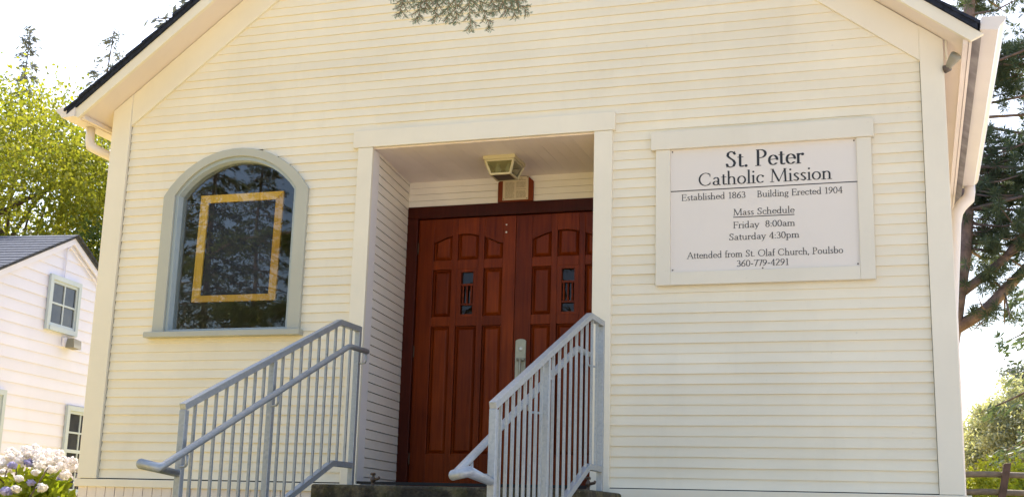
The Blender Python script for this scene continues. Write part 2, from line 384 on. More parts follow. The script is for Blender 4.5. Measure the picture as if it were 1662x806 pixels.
# corner boards, rake friezes
for x0, x1 in ((-0.004, 0.19), (7.036, 7.204)):
    xo = x0 if x0 < 1 else x1
    MB().xzprism([(x0, -0.005), (x1, -0.005), (x1, roofz(x1 if x0 < 1 else x1)-0.002), (x0, roofz(x0)-0.002)], -0.034, 0.0).build('corner_board', M_trim, church, bevel=0.003)
for s in (0, 1):
    def X(x): return x if s == 0 else W-x
    xf = 0.1915 if s == 0 else 0.1635; fz = 3.007 if s == 0 else 3.035
    pts = [(X(xf), fz+SL*xf), (X(3.6), fz+SL*3.6), (X(3.6), roofz(3.6)-0.003), (X(xf), roofz(xf)-0.003)]
    MB().xzprism(pts, -0.030, 0.0).build('rake_frieze', M_trim, church, bevel=0.003)
    # barge board along the rake, roof slab, soffit
    xe = -0.184
    pts = [(X(xe), roofz(xe)-0.0), (X(3.6), roofz(3.6)), (X(3.6), roofz(3.6)+0.122), (X(xe-0.09), roofz(xe)+0.112-0.09*SL), (X(xe-0.005), roofz(xe)-0.0)]
    MB().xzprism(pts[:4], -0.300, -0.262).build('barge_board', M_trim, church, bevel=0.003)
    pts = [(X(xe), roofz(xe)+0.004), (X(3.6), roofz(3.6)+0.004), (X(3.6), roofz(3.6)+0.016), (X(xe), roofz(xe)+0.016)]
    dk = [(X(xe-0.075), roofz(xe)+0.044), (X(xe+0.3), roofz(xe)+0.072+0.33*SL), (X(xe+0.3), roofz(xe)+0.112+0.30*SL), (X(xe-0.075), roofz(xe)+0.058)]
    MB().xzprism(dk, -0.255, LEN+0.3).build('roof_deck', M_deck, church)
    MB().xzprism(pts, -0.262, LEN+0.3).build('soffit', M_soffit, church)
    # shingles: overlapping courses as thin slabs with an uneven edge
    sh = MB(); L = 3.6-xe+0.13; nco = 26
    for i in range(nco):
        a = (xe-(0.13 if s == 0 else 0.07))+L*i/nco; b = min(3.6, a+L/nco*1.25)
        jl = rs.uniform(-.012, .008)
        za = roofz(xe)+SL*(a-xe)+0.160+0.012; zb = roofz(xe)+SL*(b-xe)+0.160
        sh.xzprism([(X(a), za-0.012), (X(b), zb-0.012), (X(b), zb+0.006), (X(a), za+0.012)], -0.335+jl, LEN+0.33)
    eo = 0.11 if s == 0 else 0.05
    sl = [(X(xe-eo), roofz(xe)-eo*SL+0.116), (X(3.6), roofz(3.6)+0.124), (X(3.6), roofz(3.6)+0.160), (X(xe-eo), roofz(xe)-eo*SL+0.158)]
    sh.xzprism(sl, -0.320, LEN+0.32)
    sh.build('roof', M_shingle, church)
    # eave fascia with a shadow moulding
    fa = MB(); x0, x1 = sorted((X(xe+0.012), X(xe-0.008)))
    fa.box(x0, -0.262, roofz(xe)-0.012, x1, LEN+0.3, roofz(xe)+0.085)
    x0, x1 = sorted((X(xe+0.016), X(xe+0.052)))
    fa.box(x0, -0.262, roofz(xe)-0.008, x1, LEN+0.3, roofz(xe)+0.008+0.02)
    fa.build('eave_fascia', M_soffit, church)
    # side wall
    x0, x1 = sorted((X(0.0), X(0.05)))
    MB().box(x0, 0.001, -0.02, x1, LEN, roofz(0)+0.0).build('side_wall', M_siding, church)
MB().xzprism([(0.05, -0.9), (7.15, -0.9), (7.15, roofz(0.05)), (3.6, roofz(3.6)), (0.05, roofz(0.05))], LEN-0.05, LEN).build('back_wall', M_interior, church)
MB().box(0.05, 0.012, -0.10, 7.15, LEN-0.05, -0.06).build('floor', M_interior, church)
# base: dark gap, water table, vertical skirting boards
MB().box(0.012, -0.006, -0.012, 7.188, 0.03, 0.012).build('base_gap', M_dark, church)
MB().box(-0.03, -0.030, -0.075, 2.66, 0.0, -0.010).build('water_table', M_trim, church, bevel=0.004)
MB().box(4.70, -0.050, -0.075, 7.245, 0.0, -0.008).build('water_table', M_trim, church, bevel=0.004)
sk = MB(); x = 0.0
for a0, b0 in ((0.0, 2.7), (5.0, 7.2)):
    x = a0
    while x < b0-0.02:
        q = min(b0, x+0.093); sk.box(x+0.003, -0.012+rs.uniform(-.002, .002), -1.0, q-0.003, 0.0, -0.074); x = q
sk.box(0.0, 0.001, -1.0, 7.2, 0.02, -0.074)
sk.build('skirting', M_soffit, church)

# --- arched window
win = MB()
def arc_outline(hw, zb, zs, za, n=18):
    rise = za-zs; r = (hw*hw+rise*rise)/(2*rise); zc = za-r; a0 = math.asin(min(1, hw/r))
    pts = [(1.325-hw, zb)] + [(1.325+r*math.sin(a), zc+r*math.cos(a)) for a in np.linspace(-a0, a0, n)] + [(1.325+hw, zb)]
    return pts
outer = arc_outline(0.712, 1.246, 2.465, 2.865); inner = arc_outline(0.600, 1.246, 2.470, 2.795)
wc = MB(); wc.ring_band(outer, inner, -0.036, -0.002)
window = wc.build('window', M_casing, church, bevel=0.003)
st = MB(); st.ring_band(inner, arc_outline(0.570, 1.246, 2.468, 2.760), -0.012, 0.12); st.box(1.325-0.60, -0.01, 1.247, 1.325+0.60, 0.12, 1.272)
st.build('stop', M_stop, window, bevel=0.002)
sl = MB(); sl.box(0.562, -0.085, 1.196, 2.063, 0.02, 1.244); sl.build('sill', M_casing, window, bevel=0.004)
gp = arc_outline(0.572, 1.26, 2.468, 2.762)
gv = [(x, 0.062, z) for x, z in gp]; MB().add(gv, [tuple(range(len(gv)-1, -1, -1))]).build('pane', M_glass, window)

# --- door recess
MB().box(2.440, -0.040, 2.787, 4.722, 0.0, 2.940).build('door_header', M_trim, church, bevel=0.003)
MB().box(2.488, -0.034, -0.036, 2.624, 0.0, 2.785).build('door_casing', M_trim, church, bevel=0.003)
MB().box(4.551, -0.034, -0.036, 4.700, 0.0, 2.785).build('door_casing', M_trim, church, bevel=0.003)
for s in (0, 1):
    def X(x): return x if s == 0 else 7.172-x
    MB().box(*sorted((X(2.606), X(2.622)))[0:1], 0.0, -0.036, sorted((X(2.606), X(2.622)))[1], 0.125, 2.776).build('jamb_board', M_jamb, church, bevel=0.002)
    pw = MB(); k = 0
    while k*E0 < 2.78:
        z0 = -0.03+k*E0; z1 = z0+E0; k += 1
        v = [(X(2.617), 0.125, z0+.004), (X(2.503), 1.09, z0+.004), (X(2.612), 0.125, z0+.008), (X(2.498), 1.09, z0+.008)]
        A = [(X(2.622), 0.126, z0+0.0065), (X(2.508), 1.09, z0+0.0065), (X(2.619), 0.126, z1-.0005), (X(2.505), 1.09, z1-.0005),
             (X(2.598), 0.126, z0+0.0065), (X(2.484), 1.09, z0+0.0065), (X(2.598), 0.126, z1-.0005), (X(2.484), 1.09, z1-.0005)]
        pw.add(A, [(0, 1, 3, 2), (4, 6, 7, 5), (0, 4, 5, 1), (2, 3, 7, 6), (0, 2, 6, 4), (1, 5, 7, 3)])
    pw.add([(X(2.58), 0.126, -0.04), (X(2.47), 1.09, -0.04), (X(2.47), 1.09, 2.79), (X(2.58), 0.126, 2.79)], [(0, 1, 2, 3)])
    pw.build('porch_wall', M_porchwall, church)
pc = MB(); x = 2.44
while x < 4.73:                                     # beaded boards running front to back, each a hair apart
    pc.box(x+0.0006, 0.0, 2.776+rs.uniform(0, .0008), x+0.0994, 1.10, 2.80); x += 0.10
pc.box(2.44, 0.0, 2.800, 4.74, 1.10, 2.815)
pc.build('porch_ceiling', M_porch, church)
pb = MB()
for i in range(4): pb.box(2.48, 1.070+rs.uniform(0, .002), 2.537+i*0.061, 4.69, 1.10, 2.537+(i+1)*0.061-0.003)
pb.box(2.48, 1.085, 2.53, 4.69, 1.11, 2.78)
pb.build('porch_wall', M_porchwall, church)
MB().box(2.530, 0.970, -0.0415, 4.640, 1.086, -0.021).build('threshold', M_jamb, church, bevel=0.004)
df = MB()
df.box(2.500, 1.050, 2.424, 4.672, 1.16, 2.536); df.box(2.505, 1.052, -0.036, 2.612, 1.16, 2.424); df.box(4.508, 1.052, -0.036, 4.67, 1.16, 2.424)
df.build('door_frame', M_doorframe, church, bevel=0.004)

def door_leaf(dx, flip):
    Wd = 0.939; x0 = 2.614+dx
    cols = [(2.767, 2.945), (3.000, 3.200), (3.255, 3.432)]
    rows = [(0.29, 1.425), (1.51, 1.945)]
    yf, yb = 1.088, 1.132
    xs = lambda x: x+dx
    mb = MB()
    mb.box(x0, yb-0.010, -0.02, x0+Wd, yb+0.02, 2.42)                       # core
    ed = [x0]+[xs(c) for cc in cols for c in cc]+[x0+Wd]
    # stiles and mullions run full height
    for a, b in ((ed[0], ed[1]), (ed[2], ed[3]), (ed[4], ed[5]), (ed[6], ed[7])): mb.box(a, yf, -0.02, b, yb-0.010, 2.42)
    def arch(x): return 2.272-0.098*min(1, abs((x-x0-Wd/2+0.02)/0.34))**1.7
    for a, b in cols:
        a, b = xs(a), xs(b)
        for z0, z1 in ((-0.02, 0.29), (1.425, 1.51), (1.945, 2.03)): mb.box(a, yf+0.0005, z0, b, yb-0.010, z1)
        n = 7; top = [(a+(b-a)*i/(n-1), arch(a+(b-a)*i/(n-1))) for i in range(n)]
        mb.xzprism(top+[(b, 2.42), (a, 2.42)], yf+0.0005, yb-0.010)
        # raised panels
        def field(poly):
            cx = sum(p[0] for p in poly)/len(poly); cz = sum(p[1] for p in poly)/len(poly)
            hw = max(abs(p[0]-cx) for p in poly); hz = max(abs(p[1]-cz) for p in poly)
            def ins(d): return [(cx+(x-cx)*(1-d/hw), cz+(z-cz)*(1-d/hz)) for x, z in poly]
            r1, r2 = ins(0.010), ins(0.034); m = len(poly)
            v = [(x, yb-0.011, z) for x, z in r1]+[(x, yb-0.032, z) for x, z in r2]
            mb.add(v, [tuple(range(m, 2*m))]+[(i, (i+1) % m, m+(i+1) % m, m+i) for i in range(m)])
        for ri, (z0, z1) in enumerate(rows):
            if ri == 1 and abs((a+b)/2-xs(3.1)) < 0.05: continue
            field([(a, z0), (b, z0), (b, z1), (a, z1)])
        field([(a, 2.03), (b, 2.03)]+top[::-1])
    leaf = mb.build('door', M_door, church, bevel=0.0035)
    # glazed light with turned spindles
    a, b = xs(3.0), xs(3.2)
    fr = MB()
    for q in ((a, 1.51, a+.042, 1.945), (b-.042, 1.51, b, 1.945), (a+.042, 1.51, b-.042, 1.532), (a+.042, 1.918, b-.042, 1.945)): fr.box(q[0], 1.092, q[1], q[2], 1.118, q[3])
    for z in (1.622, 1.800): fr.box(a+.043, 1.095, z-0.009, b-.043, 1.112, z+0.009)
    for i in range(3):
        x = a+0.062+(b-a-0.124)*i/2
        fr.lathe((x, 1.104, 1.631), [(0.006, 0), (0.010, .02), (0.006, .05), (0.010, .08), (0.006, .11), (0.009, .14), (0.006, .16)], 8)
    fr.build('spindle_grille', M_door, leaf)
    MB().add([(a+.043, 1.1195, 1.533), (b-.043, 1.1195, 1.533), (b-.043, 1.1195, 1.917), (a+.043, 1.1195, 1.917)], [(0, 1, 2, 3)]).build('pane', M_liteglass, leaf)
    return leaf
left_leaf = door_leaf(0.0, False)
right_leaf = door_leaf(0.943, True)
for x, z, r in ((3.462, 2.338, .0075), (3.462, 2.268, .0085)):
    c = MB(); c.lathe((0, 0, 0), [(r, 0), (r, .003), (r*.5, .005)], 10); c.v = [(x+p[0], 1.088-p[2], z+p[1]) for p in c.v]
    c.build('screw_cap', M_bulb, left_leaf)
hp = MB()
n = 10; hp.xzprism([(3.580, 0.90), (3.676, 0.90), (3.676, 1.275)]+[(3.628+0.048*math.cos(a), 1.275+0.022*math.sin(a)) for a in np.linspace(0.3, math.pi-0.3, 6)]+[(3.580, 1.275)], 1.074, 1.089)
hpl = hp.build('handle_plate', M_plate, right_leaf, bevel=0.003)
hh = MB(); hh.cur = 0
hh.lathe((0, 0, 0), [(0.019, 0), (0.019, .006), (0.012, .010), (0.012, .012)], 14); hh.v = [(3.630+p[0], 1.075-p[2], 1.208+p[1]) for p in hh.v]
hh.build('lock_cylinder', M_steel, right_leaf)
ph = MB(); ph.tube([(3.640, 1.076, 1.118), (3.640, 1.035, 1.105), (3.640, 1.022, 1.06), (3.640, 1.022, 0.97), (3.640, 1.036, 0.935), (3.640, 1.076, 0.925)], 0.011, 8)
ph.box(3.60, 1.050, 1.10, 3.672, 1.075, 1.125); ph.build('pull', M_plate, right_leaf, True)
hg = MB()
for z in (0.25, 1.2, 2.15):
    h = MB(); h.tube([(2.613, 1.082, z-.05), (2.613, 1.082, z+.05)], 0.007, 8); h.build('hinge', M_brass, left_leaf)

# --- gutters and downspouts
def gutter(prof, y0, y1, name='gutter'):
    g = MB(); n = len(prof); t = 0.004
    v = [(x, y0, z) for x, z in prof]+[(x, y1, z) for x, z in prof]
    g.add(v, [(i, i+1, n+i+1, n+i) for i in range(n-1)]+[tuple(range(n)), tuple(range(2*n-1, n-1, -1))])
    return g.build(name, M_gutter, church)
gutter([(-0.210, 3.292), (-0.207, 3.186), (-0.345, 3.180), (-0.362, 3.205), (-0.400, 3.235), (-0.412, 3.258), (-0.395, 3.27)], -0.318, LEN)
gutter([(7.462, 3.345), (7.452, 3.250), (7.570, 3.238), (7.585, 3.270), (7.615, 3.300), (7.628, 3.330), (7.612, 3.338)], -0.310, 4.10)
for y in (-0.20, 0.12, 0.62, 1.4, 2.4, 3.5): MB().box(7.395, y-.014, 3.262, 7.455, y+.014, 3.278).build('gutter_hanger', M_gutter, church)
ds = MB(); ds.tube([(-0.27, 0.01, 3.19), (-0.27, 0.01, 3.06), (-0.255, 0.01, 3.005), (-0.21, 0.06, 2.975), (-0.12, 0.22, 2.93), (-0.06, 0.42, 2.88), (-0.045, 0.44, -0.8)], [0.04, .04, .042, .042, .042, .04, .04], 10)
ds.build('downspout', M_gutter, church, True)
ds = MB(); ds.tube([(7.535, 4.03, 3.26), (7.535, 4.03, 3.19), (7.52, 4.03, 3.12), (7.44, 4.03, 3.04), (7.40, 4.03, 2.97), (7.385, 4.03, 2.86), (7.31, 4.03, 1.9), (7.30, 4.03, -0.8)], [0.055, .055, .062, .062, .060, .052, .05, .05], 12)
ds.build('downspout', M_gutter, church, True)
MB().tube([(7.225, -0.02, 3.15), (7.225, -0.02, 3.30)], 0.010, 8).build('conduit', M_trim, church, True)

# ------------------------------------------------------------------ picture frame in the window
pic = thing('picture_frame', 'empty ochre wooden picture frame with dark backing inside the arched window', 'picture frame', (1.29, 0.15, 1.272))
fo = [(0.872, 1.532), (1.700, 1.532), (1.714, 2.500), (0.886, 2.500)]; fi = [(0.952, 1.590), (1.628, 1.590), (1.640, 2.430), (0.966, 2.430)]
fm = MB(); 
for i in range(4):
    j = (i+1) % 4; fm.xzprism([fo[i], fo[j], fi[j], fi[i]], 0.135, 0.160)
fm.build('frame', M_ochre, pic, bevel=0.002)
MB().xzprism([(0.945, 1.583), (1.634, 1.583), (1.646, 2.437), (0.960, 2.437)], 0.152, 0.158).build('backing_board', M_backing, pic)
for xq in (1.02, 1.58):
    MB().tube([(xq, 0.150, 2.49), (xq, 0.140, 2.78)], 0.0015, 5).build('cord', M_interior, pic)

# ------------------------------------------------------------------ lettering: a small serif alphabet drawn with a broad nib
GL = {
'o': (43, 'E 21 21 16 20 0 360'), 'c': (37, 'E 21 21 15 20 45 315;d 32 34'), 'e': (39, 'E 21 21 15 20 0 318;l 6 23 35 25'),
'a': (39, 'E 18 30 10 11 20 160;L 28 31 28 6 35 1;E 17 11 11 10 0 360'), 'b': (43, 'L 9 71 9 4;l 4 70 9 71;E 22 21 14 20 0 360'),
'd': (45, 'E 20 21 14 20 0 360;L 33 71 33 3;l 28 70 33 71;l 33 1 39 3'), 'f': (26, 'L 12 1 12 58;E 21 58 9 12 50 180;h 12 1 9;l 3 41 23 41'),
'g': (38, 'E 18 28 12 13 0 360;E 18 -9 14 10 0 360;l 9 17 8 6 26 1;l 28 38 36 40'),
'h': (45, 'L 9 71 9 1;l 4 70 9 71;h 9 1 9;E 22 26 12 15 10 150;L 34 28 34 1;h 34 1 9'),
'i': (20, 'L 10 41 10 1;l 5 39 10 41;h 10 1 9;d 10 60'), 'l': (20, 'L 10 71 10 1;l 5 70 10 71;h 10 1 9'),
'm': (66, 'L 9 41 9 1;l 4 39 9 41;h 9 1 8;E 21 27 11 14 10 150;L 32 29 32 1;h 32 1 8;E 44 27 11 14 10 150;L 55 29 55 1;h 55 1 8'),
'n': (45, 'L 9 41 9 1;l 4 39 9 41;h 9 1 9;E 22 27 12 14 10 150;L 34 29 34 1;h 34 1 9'),
'p': (43, 'L 9 41 9 -22;l 4 39 9 41;h 9 -22 9;E 22 21 14 20 0 360'), 'r': (29, 'L 9 41 9 1;l 4 39 9 41;h 9 1 9;E 20 30 10 11 50 150;d 25 38'),
's': (30, 'L 24 36 16 41 8 36 8 29 22 15 24 8 16 1 6 6'), 't': (26, 'L 12 53 12 8;E 18 8 6 7 180 330;l 3 41 23 41'),
'u': (46, 'L 9 41 9 14;E 21 14 12 13 180 350;L 34 41 34 3;l 4 40 9 41;l 29 40 34 41;l 34 1 40 3'),
'y': (39, 'L 5 41 20 2;l 34 41 20 2 12 -16 5 -20;h 5 41 7;h 34 41 6'),
'A': (58, 'l 4 1 28 67;L 28 67 53 1;l 13 25 43 25;h 4 1 8;h 53 1 9'), 'B': (49, 'L 11 67 11 1;E 20 51 15 16 -90 90;E 22 18 19 17 -90 90;l 5 67 20 67;l 11 35 22 35;l 5 1 22 1'),
'C': (63, 'E 34 34 28 33 48 312;l 53 59 54 48;l 53 9 54 18'), 'E': (50, 'L 11 67 11 1;l 5 67 42 67;l 5 1 44 1;l 11 36 34 36;l 42 67 42 55;l 44 1 46 14;l 34 42 34 30'),
'F': (45, 'L 11 67 11 1;l 5 67 42 67;h 11 1 10;l 11 36 34 36;l 42 67 42 55;l 34 42 34 30'),
'M': (80, 'l 10 1 13 67;L 13 67 40 3;l 40 3 66 67;L 66 67 69 1;h 10 1 8;h 69 1 9;h 12 67 6;h 67 67 6'),
'O': (70, 'E 35 34 29 33 0 360'), 'P': (46, 'L 11 67 11 1;E 20 50 19 17 -90 90;l 5 67 20 67;l 11 33 20 33;h 11 1 10'),
'S': (45, 'L 37 55 33 63 23 67 12 61 10 49 18 40 32 29 37 18 32 5 20 1 10 5 7 15;l 37 66 37 53;l 7 2 7 16'),
'1': (34, 'L 18 66 18 1;h 18 1 10;l 9 59 18 66'), '0': (41, 'E 20 33 15 32 0 360'), '2': (41, 'E 19 49 14 17 -20 160;L 33 45 6 2;L 6 2 34 2'),
'3': (38, 'E 17 50 12 15 -90 150;E 18 18 14 17 -150 90'), '4': (43, 'L 29 66 29 1;l 29 66 4 20;l 4 20 39 20;h 29 1 8'),
'6': (41, 'E 20 19 14 18 0 360;L 33 65 18 52 7 32 6 18'), '7': (38, 'l 6 65 35 65;L 35 65 16 1;l 6 65 6 56'), '8': (41, 'E 20 50 12 15 0 360;E 20 18 14 17 0 360'),
'9': (41, 'E 20 47 14 18 0 360;L 7 1 22 14 33 34 34 47'), '.': (18, 'd 8 4'), ',': (18, 'd 8 4;L 9 4 5 -9'), ':': (17, 'd 8 5;d 8 36'), '-': (26, 'w 5 24 21 24')}
def lettering(mb, text, x0, x1, zb, cap, y, nib=7.5, hair=2.6, inflate=1.0):
    wid = sum(24 if c == ' ' else GL[c][0] for c in text)
    kz = cap/67.0; kx = (x1-x0)/wid; cx = 0; lay = [0]
    def seg(p, q, nx, nz):
        # hull of the nib swept from p to q
        pts = [(c[0]+a*nx/2, c[1]+b*nz/2) for c in (p, q) for a, b in ((1, .45), (.45, 1), (-.45, 1), (-1, .45), (-1, -.45), (-.45, -1), (.45, -1), (1, -.45))]
        pts = sorted(set(pts))
        def half(ps):
            o = []
            for t in ps:
                while len(o) > 1 and (o[-1][0]-o[-2][0])*(t[1]-o[-2][1])-(o[-1][1]-o[-2][1])*(t[0]-o[-2][0]) <= 0: o.pop()
                o.append(t)
            return o[:-1]
        h = half(pts)+half(pts[::-1])
        lay[0] += 1; yy = y-0.00003*(lay[0] % 40)
        mb.add([(x0+(cx+a)*kx, yy, zb+b*kz) for a, b in h], [tuple(range(len(h)))])
    for c in text:
        if c == ' ': cx += 24; continue
        adv, st = GL[c]
        for s in st.split(';'):
            t = s.split(); a = [float(v) for v in t[1:]]
            if t[0] in 'Llw':
                nx, nz = {'L': (nib, hair), 'l': (hair*1.15, hair), 'w': (hair, hair*2.2)}[t[0]]
                P = list(zip(a[::2], a[1::2]))
                for p, q in zip(P[:-1], P[1:]): seg(p, q, nx, nz)
            elif t[0] == 'E':
                n = max(4, int(abs(a[5]-a[4])/22)); P = [(a[0]+a[2]*math.cos(R(a[4]+(a[5]-a[4])*i/n)), a[1]+a[3]*math.sin(R(a[4]+(a[5]-a[4])*i/n))) for i in range(n+1)]
                for p, q in zip(P[:-1], P[1:]): seg(p, q, nib*0.95, hair)
            elif t[0] == 'h': seg((a[0]-a[2], a[1]), (a[0]+a[2], a[1]), hair, hair)
            elif t[0] == 'd': seg((a[0], a[1]), (a[0], a[1]), nib*1.15, nib*1.15)
        cx += adv

# ------------------------------------------------------------------ church sign
sign = thing('church_sign', 'framed white board with black church name and mass times right of the doors', 'sign', (5.86, -0.02, 1.517))
MB().box(5.015, -0.058, 2.590, 6.690, -0.014, 2.735).build('header_board', M_signframe, sign, bevel=0.003)
MB().box(5.052, -0.046, 1.517, 5.165, -0.014, 2.589).build('frame_post', M_signframe, sign, bevel=0.003)
MB().box(6.563, -0.046, 1.517, 6.668, -0.014, 2.589).build('frame_post', M_signframe, sign, bevel=0.003)
MB().box(5.1655, -0.045, 1.517, 6.5625, -0.014, 1.618).build('bottom_board', M_signframe, sign, bevel=0.003)
panel = MB().box(5.1655, -0.028, 1.6185, 6.5625, -0.0145, 2.5895).build('panel', M_signpanel, sign)
lt = MB(); Y = -0.0290
lettering(lt, 'St. Peter', 5.588, 6.178, 2.420, 0.127, Y, 9.5, 2.8)
lettering(lt, 'Catholic Mission', 5.380, 6.382, 2.286, 0.101, Y, 8.0, 3.0)
N, Hh = 7.4, 4.0
lettering(lt, 'Established 1863', 5.250, 5.742, 2.176, 0.0495, Y, N, Hh)
lettering(lt, 'Building Erected 1904', 5.826, 6.455, 2.174, 0.0495, Y, N, Hh)
lettering(lt, 'Mass Schedule', 5.645, 6.102, 2.041, 0.0495, Y, N, Hh)
lettering(lt, 'Friday  8:00am', 5.643, 6.105, 1.941, 0.0495, Y, N, Hh)
lettering(lt, 'Saturday 4:30pm', 5.610, 6.134, 1.850, 0.0495, Y, N, Hh)
lettering(lt, 'Attended from St. Olaf Church, Poulsbo', 5.294, 6.446, 1.719, 0.0495, Y, N, Hh)
lettering(lt, '360-779-4291', 5.667, 6.054, 1.645, 0.0485, Y, N, Hh)
lt.add([(5.168, Y, 2.251), (6.561, Y, 2.251), (6.561, Y, 2.2585), (5.168, Y, 2.2585)], [(0, 1, 2, 3)])
lt.add([(5.645, Y, 2.024), (6.100, Y, 2.024), (6.100, Y, 2.0305), (5.645, Y, 2.0305)], [(0, 1, 2, 3)])
lt.build('lettering', M_black, panel)
for x, z in ((5.182, 2.572), (6.546, 2.572), (5.182, 1.635), (6.546, 1.635), (5.86, 1.628)):
    c = MB(); c.lathe((0, 0, 0), [(.006, 0), (.006, .002), (.003, .003)], 8); c.v = [(x+p[0], -0.028-p[2], z+p[1]) for p in c.v]; c.build('screw', M_brass, panel)

# ------------------------------------------------------------------ notice above the door
notice = thing('notice_board', 'small yellowed paper notice on a reddish wooden board above the double doors', 'notice', (3.55, 1.06, 2.54))
MB().xzprism([(3.384, 2.538), (3.718, 2.538), (3.718, 2.720), (3.672, 2.768), (3.430, 2.768), (3.384, 2.720)], 1.045, 1.0695).build('backing_board', M_noticewood, notice, bevel=0.002)
pp = MB().box(3.432, 1.0405, 2.552, 3.672, 1.0445, 2.768).build('paper', M_paper, notice)
ik = MB(); rn = random.Random(4)
for zz, xa, xb in ((2.745, 3.49, 3.62), (2.732, 3.46, 3.65)):
    x = xa
    while x < xb: q = x+rn.uniform(.012, .03); ik.box(x, 1.0398, zz, min(q, xb), 1.0404, zz+.006); x = q+.006
for c0, c1 in ((3.455, 3.540), (3.560, 3.650)):
    z = 2.714
    while z > 2.566:
        x = c0
        while x < c1-.01: q = min(c1, x+rn.uniform(.01, .035)); ik.box(x, 1.0398, z, q, 1.0404, z+.0038); x = q+.005
        z -= 0.0095 if rn.random() > .18 else 0.019
ik.build('print', M_ink, pp)
for x, z in ((3.442, 2.758), (3.662, 2.758), (3.442, 2.562), (3.662, 2.562)):
    c = MB(); c.lathe((0, 0, 0), [(.005, 0), (.004, .002), (.001, .003)], 8); c.v = [(x+p[0], 1.0405-p[2], z+p[1]) for p in c.v]; c.build('tack', M_dark, pp)

# ------------------------------------------------------------------ porch lamp
lamp = thing('ceiling_lamp', 'boxy cream metal lantern with glass sides on the porch ceiling', 'lamp', (3.612, 0.52, 2.776))
cx, cy = 3.612, 0.53
def fr4(hx, hy, z): return [(cx-hx, cy-hy, z), (cx+hx, cy-hy, z), (cx+hx, cy+hy, z), (cx-hx, cy+hy, z)]
def frustum(mb, A, B): mb.add(A+B, [(0, 1, 2, 3), (7, 6, 5, 4)]+[(i, 4+i, 4+(i+1) % 4, (i+1) % 4) for i in range(4)])
top = MB(); frustum(top, fr4(.142, .155, 2.7755), fr4(.142, .155, 2.742)); frustum(top, fr4(.130, .143, 2.742), fr4(.126, .139, 2.732)); top.build('canopy', M_lampframe, lamp, bevel=0.003)
a, b = fr4(.126, .139, 2.732), fr4(.088, .100, 2.622)
fm = MB()
for i in range(4): fm.tube([a[i], b[i]], 0.011, 4)
for i in range(4): fm.tube([a[i], a[(i+1) % 4]], 0.009, 4); fm.tube([b[i], b[(i+1) % 4]], 0.011, 4)
fm.build('lamp_frame', M_lampframe, lamp)
for i in range(4):
    j = (i+1) % 4; g = MB(); g.add([a[i], a[j], b[j], b[i]], [(0, 1, 2, 3)]); g.build('glass_panel', glassmat('dusty lamp glass %d' % i, (0.45, 0.47, 0.36), 1.5, 1.2), lamp)
MB().add(fr4(.086, .098, 2.617), [(3, 2, 1, 0)]).build('bottom_plate', M_lampdark, lamp)
for sx in (-.05, .045):
    MB().lathe((cx+sx, cy-.02, 2.645), [(.004, 0), (.022, .010), (.030, .03), (.026, .05), (.013, .07), (.013, .095)], 12).build('bulb', M_bulb, lamp, True)

# ------------------------------------------------------------------ floodlight head under the right eave
fl = thing('floodlight', 'small weathered grey floodlight head on the top right corner of the church', 'floodlight', (7.235, -0.05, 3.09))
MB().tube([(7.206, -0.035, 3.07), (7.245, -0.055, 3.075)], [0.032, 0.026], 10).build('mount', M_lampdark, fl, True)
M_flood = plain('weathered grey flood metal', (0.27, 0.25, 0.19), 0.6)
MB().tube([(7.228, -0.045, 3.072), (7.245, -0.075, 3.095), (7.275, -0.110, 3.125), (7.290, -0.128, 3.14)], [0.020, 0.028, 0.040, 0.042], 12).build('lamp_head', M_flood, fl, True)

# ------------------------------------------------------------------ concrete stoop and steps
stoop = thing('concrete_stoop', 'dark mossy concrete landing and steps in front of the double doors', 'steps', (3.85, -1.05, -0.9))
ls = MB(); LX0, LX1 = 2.755, 4.80
ls.box(LX0, -1.06, -0.95, LX1, -0.036, -0.042); ls.box(2.52, -0.036, -0.30, 4.66, 1.06, -0.0425)
lo = ls.build('landing', M_conc, stoop, bevel=0.018)
stp = []
for i in range(1, 7):
    z1 = -0.042-0.142*i
    MB().box(LX0+0.02, -1.06-0.345*i, -1.2, LX1-0.02, -1.06-0.345*(i-1)-0.001, z1).build('step', M_conc, stoop, bevel=0.012)

